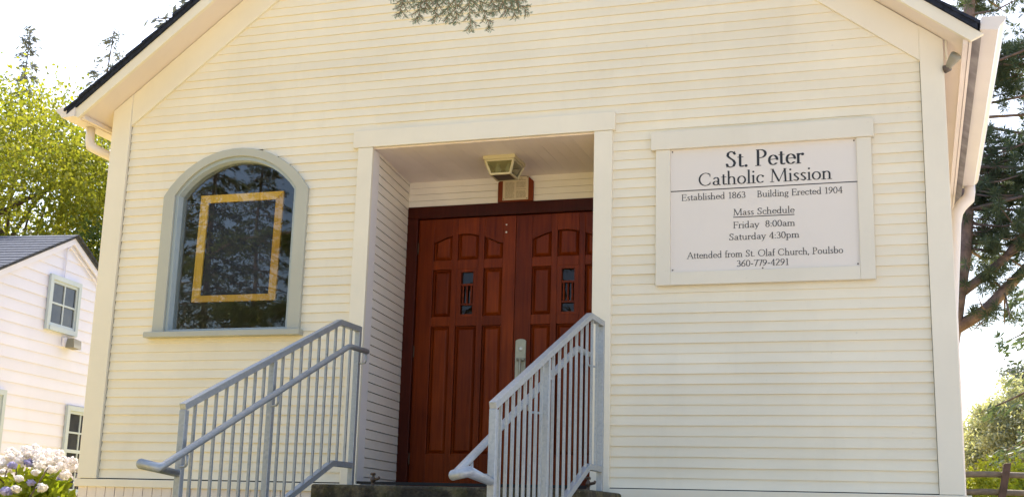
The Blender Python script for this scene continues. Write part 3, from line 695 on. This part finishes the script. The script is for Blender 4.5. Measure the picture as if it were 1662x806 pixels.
# ------------------------------------------------------------------ stair railings
def railing(label, xb, xh, ys, nb1, nb2, side, hz):
    yp, yk, ym, yl = ys; zt, zk, zl = 1.140, 1.150, 0.345
    t = thing('stair_railing', label, 'railing', (xb, yp, -0.042), 'galvanised stair railings either side of the stoop')
    s = 0.042; slope = (zk-zl)/(yk-yl); zbk = 0.112
    top = lambda y: zk if y > yk else zk+slope*(y-yk)
    bot = lambda y: zbk if y > yk else zbk+slope*(y-yk)
    tr = MB(); tr.bar((xb, yp+s/2, zk), (xb, yk-0.004, zk), s, s); tr.bar((xb, yk+0.006, zk+0.002), (xb, yl-s/2, top(yl-s/2)), s*0.995, s); tr.build('top_rail', M_galv, t, bevel=0.003)
    br = MB(); br.bar((xb, yp-s/2, zbk), (xb, yk-0.004, zbk), s*.98, s); br.bar((xb, yk+0.006, zbk+0.002), (xb, yl+s/2, bot(yl+s/2)), s*0.975, s); br.build('bottom_rail', M_galv, t, bevel=0.003)
    for y, z0 in ((yp, -0.042), (ym, -0.40), (yl, -0.80)):
        MB().box(xb-s/2+.0005, y-s/2, z0, xb+s/2-.0005, y+s/2, top(y)-s/2-(0.0 if y != yl else 0.004)).build('post', M_galv, t, bevel=0.003)
    def bal(y):
        b = 0.008; MB().box(xb-b, y-b, bot(y)+s*0.4, xb+b, y+b, top(y)-s*0.4).build('baluster', M_galv, t)
    for i in range(1, nb1+1): bal(yl+(ym-yl)*i/(nb1+1))
    for i in range(1, nb2+1): bal(ym+(yp-ym)*i/(nb2+1))
    hsl = (hz[0]-hz[1])/(yk-(yl-0.30))
    P = [(xh, yp-0.02, hz[0]), (xh, yk+0.02, hz[0]), (xh, yk-0.02, hz[0]-0.012), (xh, yl-0.30, hz[1]+0.008), (xh, yl-0.33, hz[1])]
    hd = MB(); hd.tube(P[:4]+[(xh, yl-0.345, hz[1]-0.006), (xb+side*0.004, yl-0.375, hz[1]+0.012), (xb, yl-s/2, hz[1]-0.026)], 0.021, 12)
    h = hd.build('handrail', M_galv, t, True)
    hz_at = lambda y: hz[0]+hsl*(y-yk)
    for y in (yl+0.0, ym+0.0, yp-0.0):
        z = min(hz[0], hz_at(y-0.07 if y < yk else y))
        yy = y-0.07 if y < yk else y-0.03
        bk = MB(); bk.tube([(xh, yy, z-0.018), (xh, yy, z-0.072), (xh+side*0.012, yy+0.008, z-0.085), (xb, yy+0.065 if y < yk else yy+0.03, z-0.088)], 0.0075, 8)
        bk.build('bracket', M_galv, h, True)
    return t
railing('galvanised steel stair railing left of the steps, its handrail facing the door', 2.83, 2.92, (-0.555, -0.895, -1.85, -2.865), 8, 9, -1, (0.970, -0.020))
railing('galvanised steel stair railing right of the steps, in front of the door edge', 4.76, 4.67, (-0.555, -0.905, -1.93, -2.915), 8, 9, 1, (0.925, -0.036))

# door stops on the floor
def stopper(x, y, label):
    t = thing('door_stop', label, 'door stop', (x, y, -0.042))
    MB().lathe((x, y, -0.042), [(.040, 0), (.040, .006), (.026, .014), (.013, .018), (.012, .040), (.018, .046), (.021, .062), (.016, .076), (.010, .082), (.010, .098), (.018, .104), (.016, .112)], 12).build('body', M_brass, t, True)
    MB().tube([(x+.012, y-.004, .018), (x+.050, y-.012, .026), (x+.058, y-.014, .040)], [.012, .011, .009], 8).build('spout', M_brass, t, True)
    MB().tube([(x-.024, y, .060), (x+.018, y, .056)], .007, 6).build('handle', M_brass, t, True)
stopper(2.90, -0.30, 'small dark brass tap-like stop on the landing just right of the left railing post')
stopper(4.585, -0.20, 'small dark brass tap-like stop behind the right stair railing')

# ------------------------------------------------------------------ white neighbouring house
NP = Vector((-5.666, 6.761, 0)); dv = Vector((-0.133, 0.991, 0)).normalized(); nv = Vector((dv.y, -dv.x, 0))
def npt(u, d, z): p = NP+dv*u+nv*d; return (p.x, p.y, z)       # u along the gable, d outwards, z up
class NB(MB):
    def nbox(s, u0, u1, d0, d1, z0, z1):
        v = [npt(u, d, z) for z in (z0, z1) for u, d in ((u0, d0), (u1, d0), (u1, d1), (u0, d1))]
        return s.add(v, [(3,2,1,0),(4,5,6,7),(0,1,5,4),(1,2,6,5),(2,3,7,6),(3,0,4,7)])
    def nprism(s, pts, d0, d1):
        n = len(pts); v = [npt(u, d0, z) for u, z in pts]+[npt(u, d1, z) for u, z in pts]
        return s.add(v, [tuple(range(n)), tuple(range(2*n-1, n-1, -1))]+[(i, n+i, n+(i+1) % n, (i+1) % n) for i in range(n)])
house = thing('white_house', 'white clapboard house with dark shingle roof beyond the left corner of the church', 'house', (-5.7, 6.8, -0.9))
ZA = 3.885; NSL = 0.47; EU = 3.2
hw = NB(); z = -0.9; i = 0
while z < ZA-0.05:
    z1 = min(z+0.17, ZA-0.03)
    hl = min(EU, (ZA-z)/NSL); hl1 = min(EU, max(0.0, (ZA-z1)/NSL))
    d = 0.012+rs.uniform(-.001, .001)
    A = [npt(-hl, d, z), npt(hl, d, z), npt(hl1, 0.0, z1), npt(-hl1, 0.0, z1), npt(-hl, 0, z), npt(hl, 0, z)]
    hw.add(A, [(0, 1, 2, 3), (4, 5, 1, 0)]); z += 0.17
hw.nprism([(-EU, -1.0), (EU, -1.0), (EU, ZA-EU*NSL), (0, ZA), (-EU, ZA-EU*NSL)], -7.0, -0.002)
hw.build('wall', M_white, house)
rf = NB()
for s in (-1, 1):
    nco = 22
    for i in range(nco):
        a = EU+0.25-(EU+0.25)*i/nco; b = max(0, a-(EU+0.25)/nco*1.2)
        za, zb = ZA+0.02-NSL*a+0.050, ZA+0.02-NSL*b+0.038
        rf.nprism([(s*a, za-0.014), (s*b, zb-0.014), (s*b, zb), (s*a, za)], 0.10+rs.uniform(-.008, .008), -7.2)
    rf.nprism([(s*(EU+.2), ZA-NSL*(EU+.2)+0.004), (0, ZA+0.004), (0, ZA+0.045), (s*(EU+.2), ZA-NSL*(EU+.2)+0.045)], 0.07, -7.1)
rf.build('roof', M_hshingle, house)
rk = NB()
for s in (-1, 1): rk.nprism([(s*EU, ZA-NSL*EU-0.10), (0, ZA-0.10), (0, ZA+0.0), (s*EU, ZA-NSL*EU+0.0)], 0.016, 0.05)
rk.build('rake_board', M_white, house)
def nwindow(u0, u1, z0, z1, cols, rows, meet=None):
    fr = NB(); t = 0.075
    fr.nbox(u0, u0+t, 0.012, 0.055, z0, z1); fr.nbox(u1-t, u1, 0.012, 0.055, z0, z1)
    fr.nbox(u0+t, u1-t, 0.012, 0.056, z1-t, z1); fr.nbox(u0+t, u1-t, 0.012, 0.070, z0, z0+t)
    w = fr.build('window', M_bluetrim, house)
    ms = NB(); a, b, c, e = u0+t, u1-t, z0+t, z1-t
    ms.nbox(a, a+.045, .012, .036, c, e); ms.nbox(b-.045, b, .012, .036, c, e); ms.nbox(a+.045, b-.045, .012, .036, e-.045, e); ms.nbox(a+.045, b-.045, .012, .036, c, c+.045)
    ai, bi, ci, ei = a+.045, b-.045, c+.045, e-.045
    for i in range(1, cols): x = ai+(bi-ai)*i/cols; ms.nbox(x-.014, x+.014, .014, .032, ci, ei)
    for i in range(1, rows): zz = ci+(ei-ci)*i/rows; hh = .026 if meet == i else .014; ms.nbox(ai, bi, .013, .034 if meet == i else .031, zz-hh, zz+hh)
    ms.build('sash', M_bluetrim, w)
    g = NB(); g.nbox(ai, bi, .013, .017, ci, ei); g.build('pane', M_npane, w)
M_npane, n_, l_, p_ = newmat('dim house glass'); p_.inputs['Base Color'].default_value = (0.035, 0.04, 0.06, 1); p_.inputs['Roughness'].default_value = 0.06; p_.inputs['Specular IOR Level'].default_value = 0.3
l_.new(ramp(n_, l_, noise(n_, l_, 2.5, 3), [(0.35, (0.025, 0.03, 0.05)), (0.7, (0.07, 0.075, 0.09))]), p_.inputs['Base Color'])
nwindow(-0.560, 0.345, 2.365, 3.215, 2, 2)
nwindow(0.297, 1.190, -0.10, 1.293, 2, 4, 2)
nwindow(-2.290, -1.385, -0.10, 1.345, 2, 4, 2)
cdt = NB(); cdt.tube([npt(-0.16, .03, 3.23), npt(-0.16, .03, 3.66), npt(-0.10, .03, 3.72), npt(-0.02, .03, 3.70), npt(0.9, .03, 3.28)], 0.012, 6)
cdt.build('conduit', M_white, house)
wl = thing('wall_lamp', 'small white box lamp under the upper window of the white house', 'lamp', npt(0.10, 0.02, 2.22))
b = NB(); b.nbox(-0.02, 0.10, 0.012, 0.05, 2.17, 2.31); b.build('back_plate', M_white, wl)
b = NB(); b.add([npt(0.07, .05, 2.31), npt(0.30, .05, 2.29), npt(0.30, .16, 2.29), npt(0.07, .16, 2.31), npt(0.03, .05, 2.16), npt(0.25, .05, 2.15), npt(0.25, .20, 2.15), npt(0.03, .20, 2.16)],
    [(3,2,1,0),(4,5,6,7),(0,1,5,4),(1,2,6,5),(2,3,7,6),(3,0,4,7)]); b.build('shade', M_flood, wl)

# ------------------------------------------------------------------ vegetation
def trunk_mb(base, top, r0, r1, rnd, n=7, wob=0.1, seg=9):
    P = []; Rr = []
    for i in range(n):
        t = i/(n-1); p = Vector(base).lerp(Vector(top), t); 
        if 0 < i: p += Vector((rnd.uniform(-wob, wob), rnd.uniform(-wob, wob), 0))
        P.append(p); Rr.append(r0+(r1-r0)*t**0.8)
    return P, Rr
def broadleaf(name, label, base, center, rad, nclump, nleaf, leaf, mat, seed, group=None, r0=0.25, clump=0.16):
    rng = np.random.default_rng(seed); rnd = random.Random(seed)
    t = thing(name, label, 'tree', base, group)
    tm = MB(); P, Rr = trunk_mb((base[0], base[1], base[2]-0.2), (center[0], center[1], center[2]+rad[2]*0.5), r0, 0.04, rnd, 8, 0.15)
    tm.tube(P, Rr, 9)
    d = rng.normal(size=(nclump, 3)); d /= np.linalg.norm(d, axis=1)[:, None]
    rr = rng.uniform(0.35, 1.0, nclump)**0.6*(1+0.16*np.sin(d[:, 0]*5+seed)*np.cos(d[:, 2]*6+seed))
    cc = np.array(center)+d*rr[:, None]*np.array(rad)
    for i in range(0, nclump, max(1, nclump//26)):
        a = P[min(len(P)-2, 2+rnd.randrange(5))]; b = Vector(cc[i]); m = a.lerp(b, 0.5)+Vector((0, 0, 0.15*rad[2]*rnd.uniform(0, 1)))
        tm.tube([a, m, b], [0.07*r0/0.25, 0.04, 0.012], 6)
    tm.build('trunk', M_bark, t, True)
    per = nleaf//nclump; sz = clump*min(rad)
    cs = (cc[:, None, :]+rng.normal(size=(nclump, per, 3))*np.array([1, 1, 0.7])*sz*rng.uniform(0.6, 1.25, (nclump, 1, 1))).reshape(-1, 3)
    v, f = leaves(rng, cs, leaf)
    arrmesh('crown', v, f, mat, t)
    return t
def conifer(name, label, base, h, spread, mat, seed, nb=110, twig=26, start=0.12, group=None, r0=0.2, lean=(0, 0), droop=0.25, leaf=0.16, bark=None, tipk=1.0):
    rng = np.random.default_rng(seed); rnd = random.Random(seed)
    t = thing(name, label, 'tree', base, group)
    top = (base[0]+lean[0], base[1]+lean[1], base[2]+h)
    tm = MB(); P, Rr = trunk_mb((base[0], base[1], base[2]-0.3), top, r0, 0.015, rnd, 9, 0.02*h/8); tm.tube(P, Rr, 9)
    def tp(s): i = min(len(P)-2, int(s*(len(P)-1))); return P[i].lerp(P[i+1], s*(len(P)-1)-i)
    C = []; D = []
    for b in range(nb):
        s = start+(1-start)*((b+rnd.random())/nb); az = b*2.399+rnd.uniform(-.5, .5)
        L = spread*(1-s)**0.75*rnd.uniform(0.65, 1.1)*tipk+0.12
        o = tp(min(s, .999)); dirv = Vector((math.cos(az), math.sin(az), 0.0))
        pts = [o+dirv*L*q+Vector((0, 0, L*(0.16*q-droop*2.0*q*q)+0.22*droop*L*q**4*3)) for q in (0, .25, .5, .75, 1.0)]
        tm.tube(pts, [max(.008, .018*L), .014*L+.004, .010*L+.003, .007*L+.002, .003], 5, False)
        n = int(twig*(0.35+L/spread)); q = rng.uniform(0.12, 1.0, n)
        pa = np.array([list(p) for p in pts]); x = q*4; i0 = np.minimum(3, x.astype(int)); fr = (x-i0)[:, None]
        c = pa[i0]*(1-fr)+pa[i0+1]*fr
        side = np.array([-math.sin(az), math.cos(az), 0])
        wv = (L*0.30*np.sin(np.pi*np.clip(q*0.95+0.05, 0, 1))+0.05)
        off = rng.uniform(-1, 1, n)
        c = c+side*(off*wv)[:, None]; c[:, 2] += -np.abs(off)*wv*0.35-rng.uniform(0, .10, n)*L*0.5
        C.append(c); dd = np.tile(np.array([dirv.x, dirv.y, -0.55]), (n, 1))+side*off[:, None]*0.9; D.append(dd)
    tm.build('trunk', bark or M_bark, t, True)
    C = np.concatenate(C); D = np.concatenate(D); rep = 5
    C = np.repeat(C, rep, 0)+rng.normal(size=(len(C)*rep, 3))*leaf*0.35; D = np.repeat(D, rep, 0)+rng.normal(size=(len(C), 3))*0.55
    D /= np.linalg.norm(D, axis=1)[:, None]
    S = rng.normal(size=D.shape); S -= (S*D).sum(1)[:, None]*D; S /= np.linalg.norm(S, axis=1)[:, None]
    Lf = leaf*rng.uniform(.6, 1.3, len(C))[:, None]
    v = np.stack([C-D*Lf*.5, C+S*Lf*.14, C+D*Lf*.5, C-S*Lf*.14], 1).reshape(-1, 3)
    arrmesh('crown', v, np.arange(len(C)*4).reshape(-1, 4), mat, t)
    return t

# left: sunlit maple, darker tree behind, two thin conifer tops
broadleaf('leafy_tree', 'bright yellow green sunlit tree behind the white house', (-12.6, 13.2, -0.9), (-12.9, 13.2, 5.4), (3.9, 3.6, 3.9), 330, 76000, 0.11, M_leafyel, 21, None, 0.25, 0.14)
broadleaf('leafy_tree', 'darker green tree standing between the white house roof and the church corner', (-8.6, 12.7, -0.9), (-8.7, 12.7, 3.6), (1.5, 1.6, 2.6), 130, 17000, 0.10, M_leafmid, 22, None, 0.15)
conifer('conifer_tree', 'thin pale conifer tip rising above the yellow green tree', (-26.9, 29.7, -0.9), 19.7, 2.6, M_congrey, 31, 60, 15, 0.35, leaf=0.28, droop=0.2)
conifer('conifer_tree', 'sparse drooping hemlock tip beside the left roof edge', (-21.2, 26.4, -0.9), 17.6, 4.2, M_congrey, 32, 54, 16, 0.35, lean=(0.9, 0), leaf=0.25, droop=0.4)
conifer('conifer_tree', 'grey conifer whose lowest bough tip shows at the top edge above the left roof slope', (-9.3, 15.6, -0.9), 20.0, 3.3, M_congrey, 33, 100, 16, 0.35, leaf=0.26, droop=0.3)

# right: pine with heavy limbs close to the wall
def pine():
    rng = np.random.default_rng(7); rnd = random.Random(7)
    t = thing('pine_tree', 'tall dark pine with thick bare limbs beside the right church wall', 'tree', (6.95, 12.9, -0.9))
    tm = MB()
    tr = [(6.95, 12.9, -1.1), (7.27, 12.7, 1.5), (7.50, 12.6, 2.79), (7.79, 12.4, 4.4), (7.93, 12.2, 6.0), (8.1, 12.0, 9.0), (8.3, 11.9, 12.0)]
    tm.tube(tr, [.20, .17, .16, .145, .13, .09, .03], 10)
    limbs = [[(7.60, 12.55, 3.05), (8.10, 12.45, 3.35), (8.40, 12.40, 3.66), (8.75, 12.35, 4.02), (9.6, 12.2, 4.6), (10.6, 12.0, 4.9)],
             [(7.68, 12.5, 3.62), (8.10, 12.4, 3.92), (8.45, 12.3, 4.20), (8.75, 12.2, 4.60), (9.5, 12.0, 5.6), (10.2, 11.8, 6.2)]]
    tm.tube(limbs[0], [.105, .10, .09, .08, .05, .02], 8); tm.tube(limbs[1], [.085, .075, .068, .06, .04, .015], 8)
    tips = []
    for lb in limbs:
        for i in range(1, 6):
            for _ in range(5 if i > 1 else 1):
                a = Vector(lb[i]); b = a+Vector((rnd.uniform(-.6, .8), rnd.uniform(-.8, .8), rnd.uniform(-.7, .6))); tips.append((a, b))
    for i in range(165):
        s = rnd.uniform(0.50, 1.0); x = s*6; k = min(5, int(x)); a = Vector(tr[k]).lerp(Vector(tr[k+1]), x-k)
        az = rnd.uniform(-0.6, 1.9); L = rnd.uniform(.6, 2.8)*(1.15-s*0.45)
        b = a+Vector((math.cos(az)*L, math.sin(az)*L, rnd.uniform(-.35, .5)*L*0.6)); tips.append((a, b))
    cl = []
    for a, b in tips:
        m = a.lerp(b, .5)+Vector((0, 0, -.08)); L = (b-a).length
        tm.tube([a, m, b], [.012+.010*L, .010+.006*L, .006], 5, False)
        for _ in range(int(3+L*5)):
            q = rnd.uniform(.35, 1.05); p = a.lerp(b, q); cl.append((p.x+rnd.gauss(0, .17), p.y+rnd.gauss(0, .17), p.z+rnd.gauss(0, .13)))
    tm.build('trunk', M_barkred, t, True)
    cl = np.array(cl); per = 60
    c = np.repeat(cl, per, 0); d = rng.normal(size=c.shape); d[:, 2] += .25; d /= np.linalg.norm(d, axis=1)[:, None]
    c = c+d*.07; L = rng.uniform(.10, .20, len(c))[:, None]
    s = rng.normal(size=d.shape); s -= (s*d).sum(1)[:, None]*d; s /= np.linalg.norm(s, axis=1)[:, None]
    v = np.stack([c-d*L*.4, c+s*.0065, c+d*L*.6, c-s*.0065], 1).reshape(-1, 3)
    arrmesh('crown', v, np.arange(len(c)*4).reshape(-1, 4), M_pine, t)
pine()
conifer('fir_tree', 'large drooping fir with dark boughs at the right edge', (11.1, 22.0, -0.9), 15.0, 3.6, M_congreen, 41, 110, 26, 0.16, leaf=0.22, droop=0.36, r0=0.25)
conifer('fir_tree', 'tall dark fir filling the gaps behind the pine', (12.6, 31.0, -0.9), 19.0, 4.2, M_congreen, 45, 120, 22, 0.38, leaf=0.30, droop=0.3, r0=0.3)
broadleaf('leafy_tree', 'pale hazy tree far behind the fence', (11.6, 50.3, -0.9), (11.6, 50.3, 3.2), (2.6, 2.4, 3.4), 170, 60000, 0.14, leafmat('haze tinted leaves', (0.32, 0.36, 0.32), (0.58, 0.55, 0.38), 0.5), 51)  # no haze in the air; its veil is put into the leaf colour
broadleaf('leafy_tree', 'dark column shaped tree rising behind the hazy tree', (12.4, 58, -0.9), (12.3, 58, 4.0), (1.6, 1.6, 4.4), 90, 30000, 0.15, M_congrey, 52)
for i, (x, y, rx, rz, lab) in enumerate(((8.05, 10.6, 0.75, 0.62, 'low bright green shrub against the church corner behind the fence'),
                                    (9.15, 11.2, 0.80, 0.70, 'bright green shrub behind the leaning fence post'))):
    rng = np.random.default_rng(60+i); t = thing('leafy_shrub', lab, 'shrub', (x, y, -0.9), 'bright shrubs behind the fence')
    tm = MB(); rnd = random.Random(i)
    for k in range(9): tm.tube([(x, y, -1.0), (x+rnd.uniform(-.3, .3), y+rnd.uniform(-.3, .3), -.2), (x+rnd.uniform(-.6, .6), y+rnd.uniform(-.5, .5), .5)], [.02, .014, .005], 5)
    tm.build('stem', M_bark, t, True)
    d = rng.normal(size=(90, 3)); d /= np.linalg.norm(d, axis=1)[:, None]; cc = np.array([x, y, 0.15])+d*rng.uniform(.5, 1, (90, 1))*np.array([rx, .7, rz])
    cs = (cc[:, None, :]+rng.normal(size=(90, 60, 3))*.09).reshape(-1, 3); v, f = leaves(rng, cs, 0.075); arrmesh('foliage', v, f, M_shrub, t)

# fence on the right
fence = thing('post_and_rail_fence', 'weathered post and rail fence right of the church', 'fence', (8.3, 7.8, -0.9))
def fpost(x, y, lx): MB().add([(x-.05, y-.05, -1.0), (x+.05, y-.05, -1.0), (x+.05, y+.05, -1.0), (x-.05, y+.05, -1.0), (x+lx-.045, y-.045, .60), (x+lx+.045, y-.045, .615), (x+lx+.045, y+.045, .62), (x+lx-.045, y+.045, .605)],
    [(3,2,1,0),(4,5,6,7),(0,1,5,4),(1,2,6,5),(2,3,7,6),(3,0,4,7)]).build('post', M_lav, fence, bevel=0.006)
fpost(7.66, 7.80, 0.33); fpost(9.75, 7.70, 0.03)
for z in (0.46, 0.24):
    MB().tube([(7.22, 7.88, z-.01), (7.7, 7.87, z+.012), (8.3, 7.86, z), (9.2, 7.82, z+.015), (9.8, 7.79, z)], [.035, .04, .038, .04, .035], 7).build('rail', M_rail, fence, True)

# hydrangea at the lower left
def hydrangea():
    x, y = -1.42, 1.15; rng = np.random.default_rng(77); rnd = random.Random(77)
    t = thing('hydrangea_bush', 'hydrangea bush with pale pink and violet flower heads below the white house', 'bush', (x, y, -0.9))
    st = MB()
    for k in range(14): st.tube([(x, y, -1.0), (x+rnd.uniform(-.35, .35), y+rnd.uniform(-.3, .3), -.4), (x+rnd.uniform(-.6, .6), y+rnd.uniform(-.5, .5), .1)], [.015, .011, .006], 5)
    st.build('stem', M_bark, t, True)
    d = rng.normal(size=(340, 3)); d /= np.linalg.norm(d, axis=1)[:, None]; d[:, 2] = np.abs(d[:, 2])*1.0-0.15
    c = np.array([x, y, -0.60])+d*rng.uniform(.6, 1.0, (340, 1))*np.array([.72, .65, .78])
    c = (c[:, None, :]+rng.normal(size=(340, 8, 3))*.055).reshape(-1, 3)
    v, f = leaves(rng, c, 0.11, .4, 1.5); arrmesh('foliage', v, f, M_hleaf, t)
    heads = []
    for k in range(420):
        a = rnd.uniform(0, 2*math.pi); el = rnd.uniform(0.75, 1.5) if rnd.random() < .8 else rnd.uniform(.1, .8)
        p = Vector((x+math.cos(a)*math.cos(el)*.76, y+math.sin(a)*math.cos(el)*.70, -0.58+math.sin(el)*.83+rnd.uniform(-.03, .06)))
        if all((p-q).length > .085 for q in heads): heads.append(p)
    for k, p in enumerate(heads):
        n = 110; r = rnd.uniform(.034, .068); d = rng.normal(size=(n, 3)); d /= np.linalg.norm(d, axis=1)[:, None]
        c = np.array(p)+d*r*rng.uniform(.55, 1.12, (n, 1))*np.array([1, 1, .72])
        nn = d+rng.normal(size=d.shape)*.25; nn /= np.linalg.norm(nn, axis=1)[:, None]
        s = rng.normal(size=d.shape); s -= (s*nn).sum(1)[:, None]*nn; s /= np.linalg.norm(s, axis=1)[:, None]; b = np.cross(nn, s); L = rng.uniform(.011, .019, (n, 1))
        v = np.stack([c-s*L, c-b*L, c+s*L, c+b*L], 1).reshape(-1, 3)
        o = arrmesh('flower_head', v, np.arange(n*4).reshape(-1, 4), M_petv if k % 8 == 1 else M_petw, t)
        if k % 8 == 1: o['label'] = 'violet blue flower head'
hydrangea()

# ------------------------------------------------------------------ fir whose bough hangs into the top of the view
def needle_spray(V, p0, p1, rng, side, n_side, slen, nl):
    # a flat spray: central twig with side twigs, needles on all; returns twig polylines
    p0, p1 = np.array(p0), np.array(p1); ax = p1-p0; L = np.linalg.norm(ax); ax /= L
    sd = np.array(side, float); sd -= sd.dot(ax)*ax; sd /= np.linalg.norm(sd); nrm = np.cross(ax, sd)
    lines = [(p0, p1)]
    for i in range(n_side):
        s = 0.12+0.85*i/n_side; k = (1 if i % 2 else -1); l = slen*(1-s*0.75)*rng.uniform(.7, 1.15)
        a = p0+ax*L*s; b = a+(ax*.72+sd*k*.68+nrm*rng.uniform(-.2, .2))*l; lines.append((a, b))
    for a, b in lines:
        d = b-a; l = np.linalg.norm(d); d /= l; n = int(l/0.0009)
        t = rng.uniform(0.04, 1.0, n)[:, None]; c = a+d*l*t
        q = rng.normal(size=(n, 3)); q -= (q@d)[:, None]*d; q /= np.linalg.norm(q, axis=1)[:, None]
        q = q*0.55+sd*np.sign(q@sd)[:, None]*0.6
        nd = q+d*0.75; nd /= np.linalg.norm(nd, axis=1)[:, None]; ln = nl*rng.uniform(.7, 1.15, n)[:, None]
        w = np.cross(nd, rng.normal(size=nd.shape)); w /= np.linalg.norm(w, axis=1)[:, None]
        V.append(np.stack([c, c+nd*ln*.5+w*.0010, c+nd*ln, c+nd*ln*.5-w*.0010], 1).reshape(-1, 3))
    return lines
def overhang():
    rng = np.random.default_rng(9); rnd = random.Random(9)
    t = conifer('fir_tree', 'silver green fir whose bough hangs in front of the gable', (10.2, -5.6, gz(0, -5.6)), 11.0, 2.6, M_con, 91, 90, 22, 0.42, leaf=0.16, droop=0.3, r0=0.17)
    main = [(10.2, -5.6, 2.6), (8.8, -5.35, 2.75), (7.4, -5.15, 2.55), (6.3, -5.0, 2.25), (5.6, -4.93, 2.02), (5.1, -4.95, 1.86), (4.95, -4.97, 1.80)]
    tw = MB(); tw.tube(main, [.05, .04, .03, .018, .010, .006, .003], 7)
    SP = [((5.085,-5.064,1.779),(5.055,-5.067,1.633)),((5.115,-4.962,1.821),(5.085,-4.954,1.653)),((5.16,-5.012,1.833),(5.138,-5.002,1.671)),((5.168,-4.935,1.854),(5.142,-4.913,1.661)),
          ((5.197,-4.923,1.869),(5.19,-4.889,1.666)),((5.268,-5.054,1.788),(5.281,-5.021,1.603)),((5.324,-5.049,1.784),(5.334,-5.004,1.569)),((5.258,-4.823,1.866),(5.331,-4.764,1.67)),
          ((5.376,-4.97,1.839),(5.405,-4.935,1.664)),((5.401,-4.969,1.837),(5.451,-4.923,1.654)),((5.359,-4.759,1.924),(5.419,-4.708,1.735)),((5.374,-4.889,1.824),(5.515,-4.839,1.694))]
    V = []
    for a, b in SP:
        mp = min((Vector(main[3]).lerp(Vector(main[6]), k/30) for k in range(31)), key=lambda p: (p-Vector(a)).length)
        m2 = mp.lerp(Vector(a), .5)+Vector((0, 0, .02))
        tw.tube([mp, m2, a], [.004, .003, .0025], 5)
        for l0, l1 in needle_spray(V, a, b, rng, (0.95, 0.3, 0.1), 9, 0.085, 0.017): tw.tube([l0, l1], [.0024, .0012], 4, False)
    for k in range(26):
        q = rnd.uniform(.15, .7)*5; i = int(q); a = Vector(main[i]).lerp(Vector(main[i+1]), q-i); b = a+Vector((rnd.uniform(-.25, .05), rnd.uniform(-.3, .3), rnd.uniform(.02, .22)))
        for l0, l1 in needle_spray(V, a, b, rng, (0.3, 0.95, 0.1), 8, 0.12, 0.02): tw.tube([l0, l1], [.002, .001], 4, False)
    tw.build('bough', M_twig, t, True)
    V = np.concatenate(V); arrmesh('bough_needles', V, np.arange(len(V)).reshape(-1, 4), M_fir, t)
overhang()

# trees across the lawn, seen mirrored in the arched window and the door lights
RT = [(-9.3, -13.2, 13, 2.9), (-4.2, -14.2, 11.5, 2.7), (-11.6, -20.0, 14, 2.6), (-8.6, -21.5, 12, 2.6), (-14.2, -27.0, 15, 3.4), (-11.5, -29.5, 17, 3.0), (3.2, -21.5, 14, 3.6), (-2.2, -17.0, 12, 3.2)]
RL = ['tall fir nearest the left end of the lawn', 'bushy fir nearest the church across the lawn, with one long lit bough', 'slim fir at the left in the second row across the lawn', 'short fir in the second row behind the long lit bough',
      'wide fir at the far left back of the lawn', 'tallest slim fir at the back of the lawn', 'fir at the right end of the row across the lawn', 'fir between the right end fir and the one with the long bough']
for i, ((x, y, h, sp), lab) in enumerate(zip(RT, RL)):
    tree = conifer('fir_tree', lab, (x, y, gz(x, y)), h, sp, M_con2, 200+i, 120, 44, 0.10, 'firs across the lawn', leaf=0.15, droop=0.28, r0=0.2)
    if i == 1:
        rng = np.random.default_rng(300); rnd = random.Random(300); bm_ = MB(); V = []
        for zb, ln, dr in ((5.5, 3.7, -0.5), (3.9, 2.6, 0.1)):
            limb = [Vector((x, y, zb)), Vector((x-ln*.4, y+.3, zb+.15)), Vector((x-ln*.75, y+.5, zb)), Vector((x-ln, y+.6, zb+dr))]
            bm_.tube(limb, [.06, .045, .03, .008], 6)
            for q in range(46):
                t_ = rnd.uniform(.2, 1)*3; j = min(2, int(t_)); a0 = limb[j].lerp(limb[j+1], t_-j); b0 = a0+Vector((rnd.uniform(-.75, .1), rnd.uniform(-.5, .6), rnd.uniform(-.45, .08)))
                bm_.tube([a0, b0], [.008, .003], 4, False)
                c = np.array(a0)+(np.array(b0)-np.array(a0))*rng.uniform(.1, 1, (90, 1))+rng.normal(size=(90, 3))*.055
                V.append(c)
        bm_.build('bough', M_bark, tree, True)
        v, f = leaves(rng, np.concatenate(V), 0.085, .4, 3.2, .3); arrmesh('bough_needles', v, f, M_boughsun, tree)
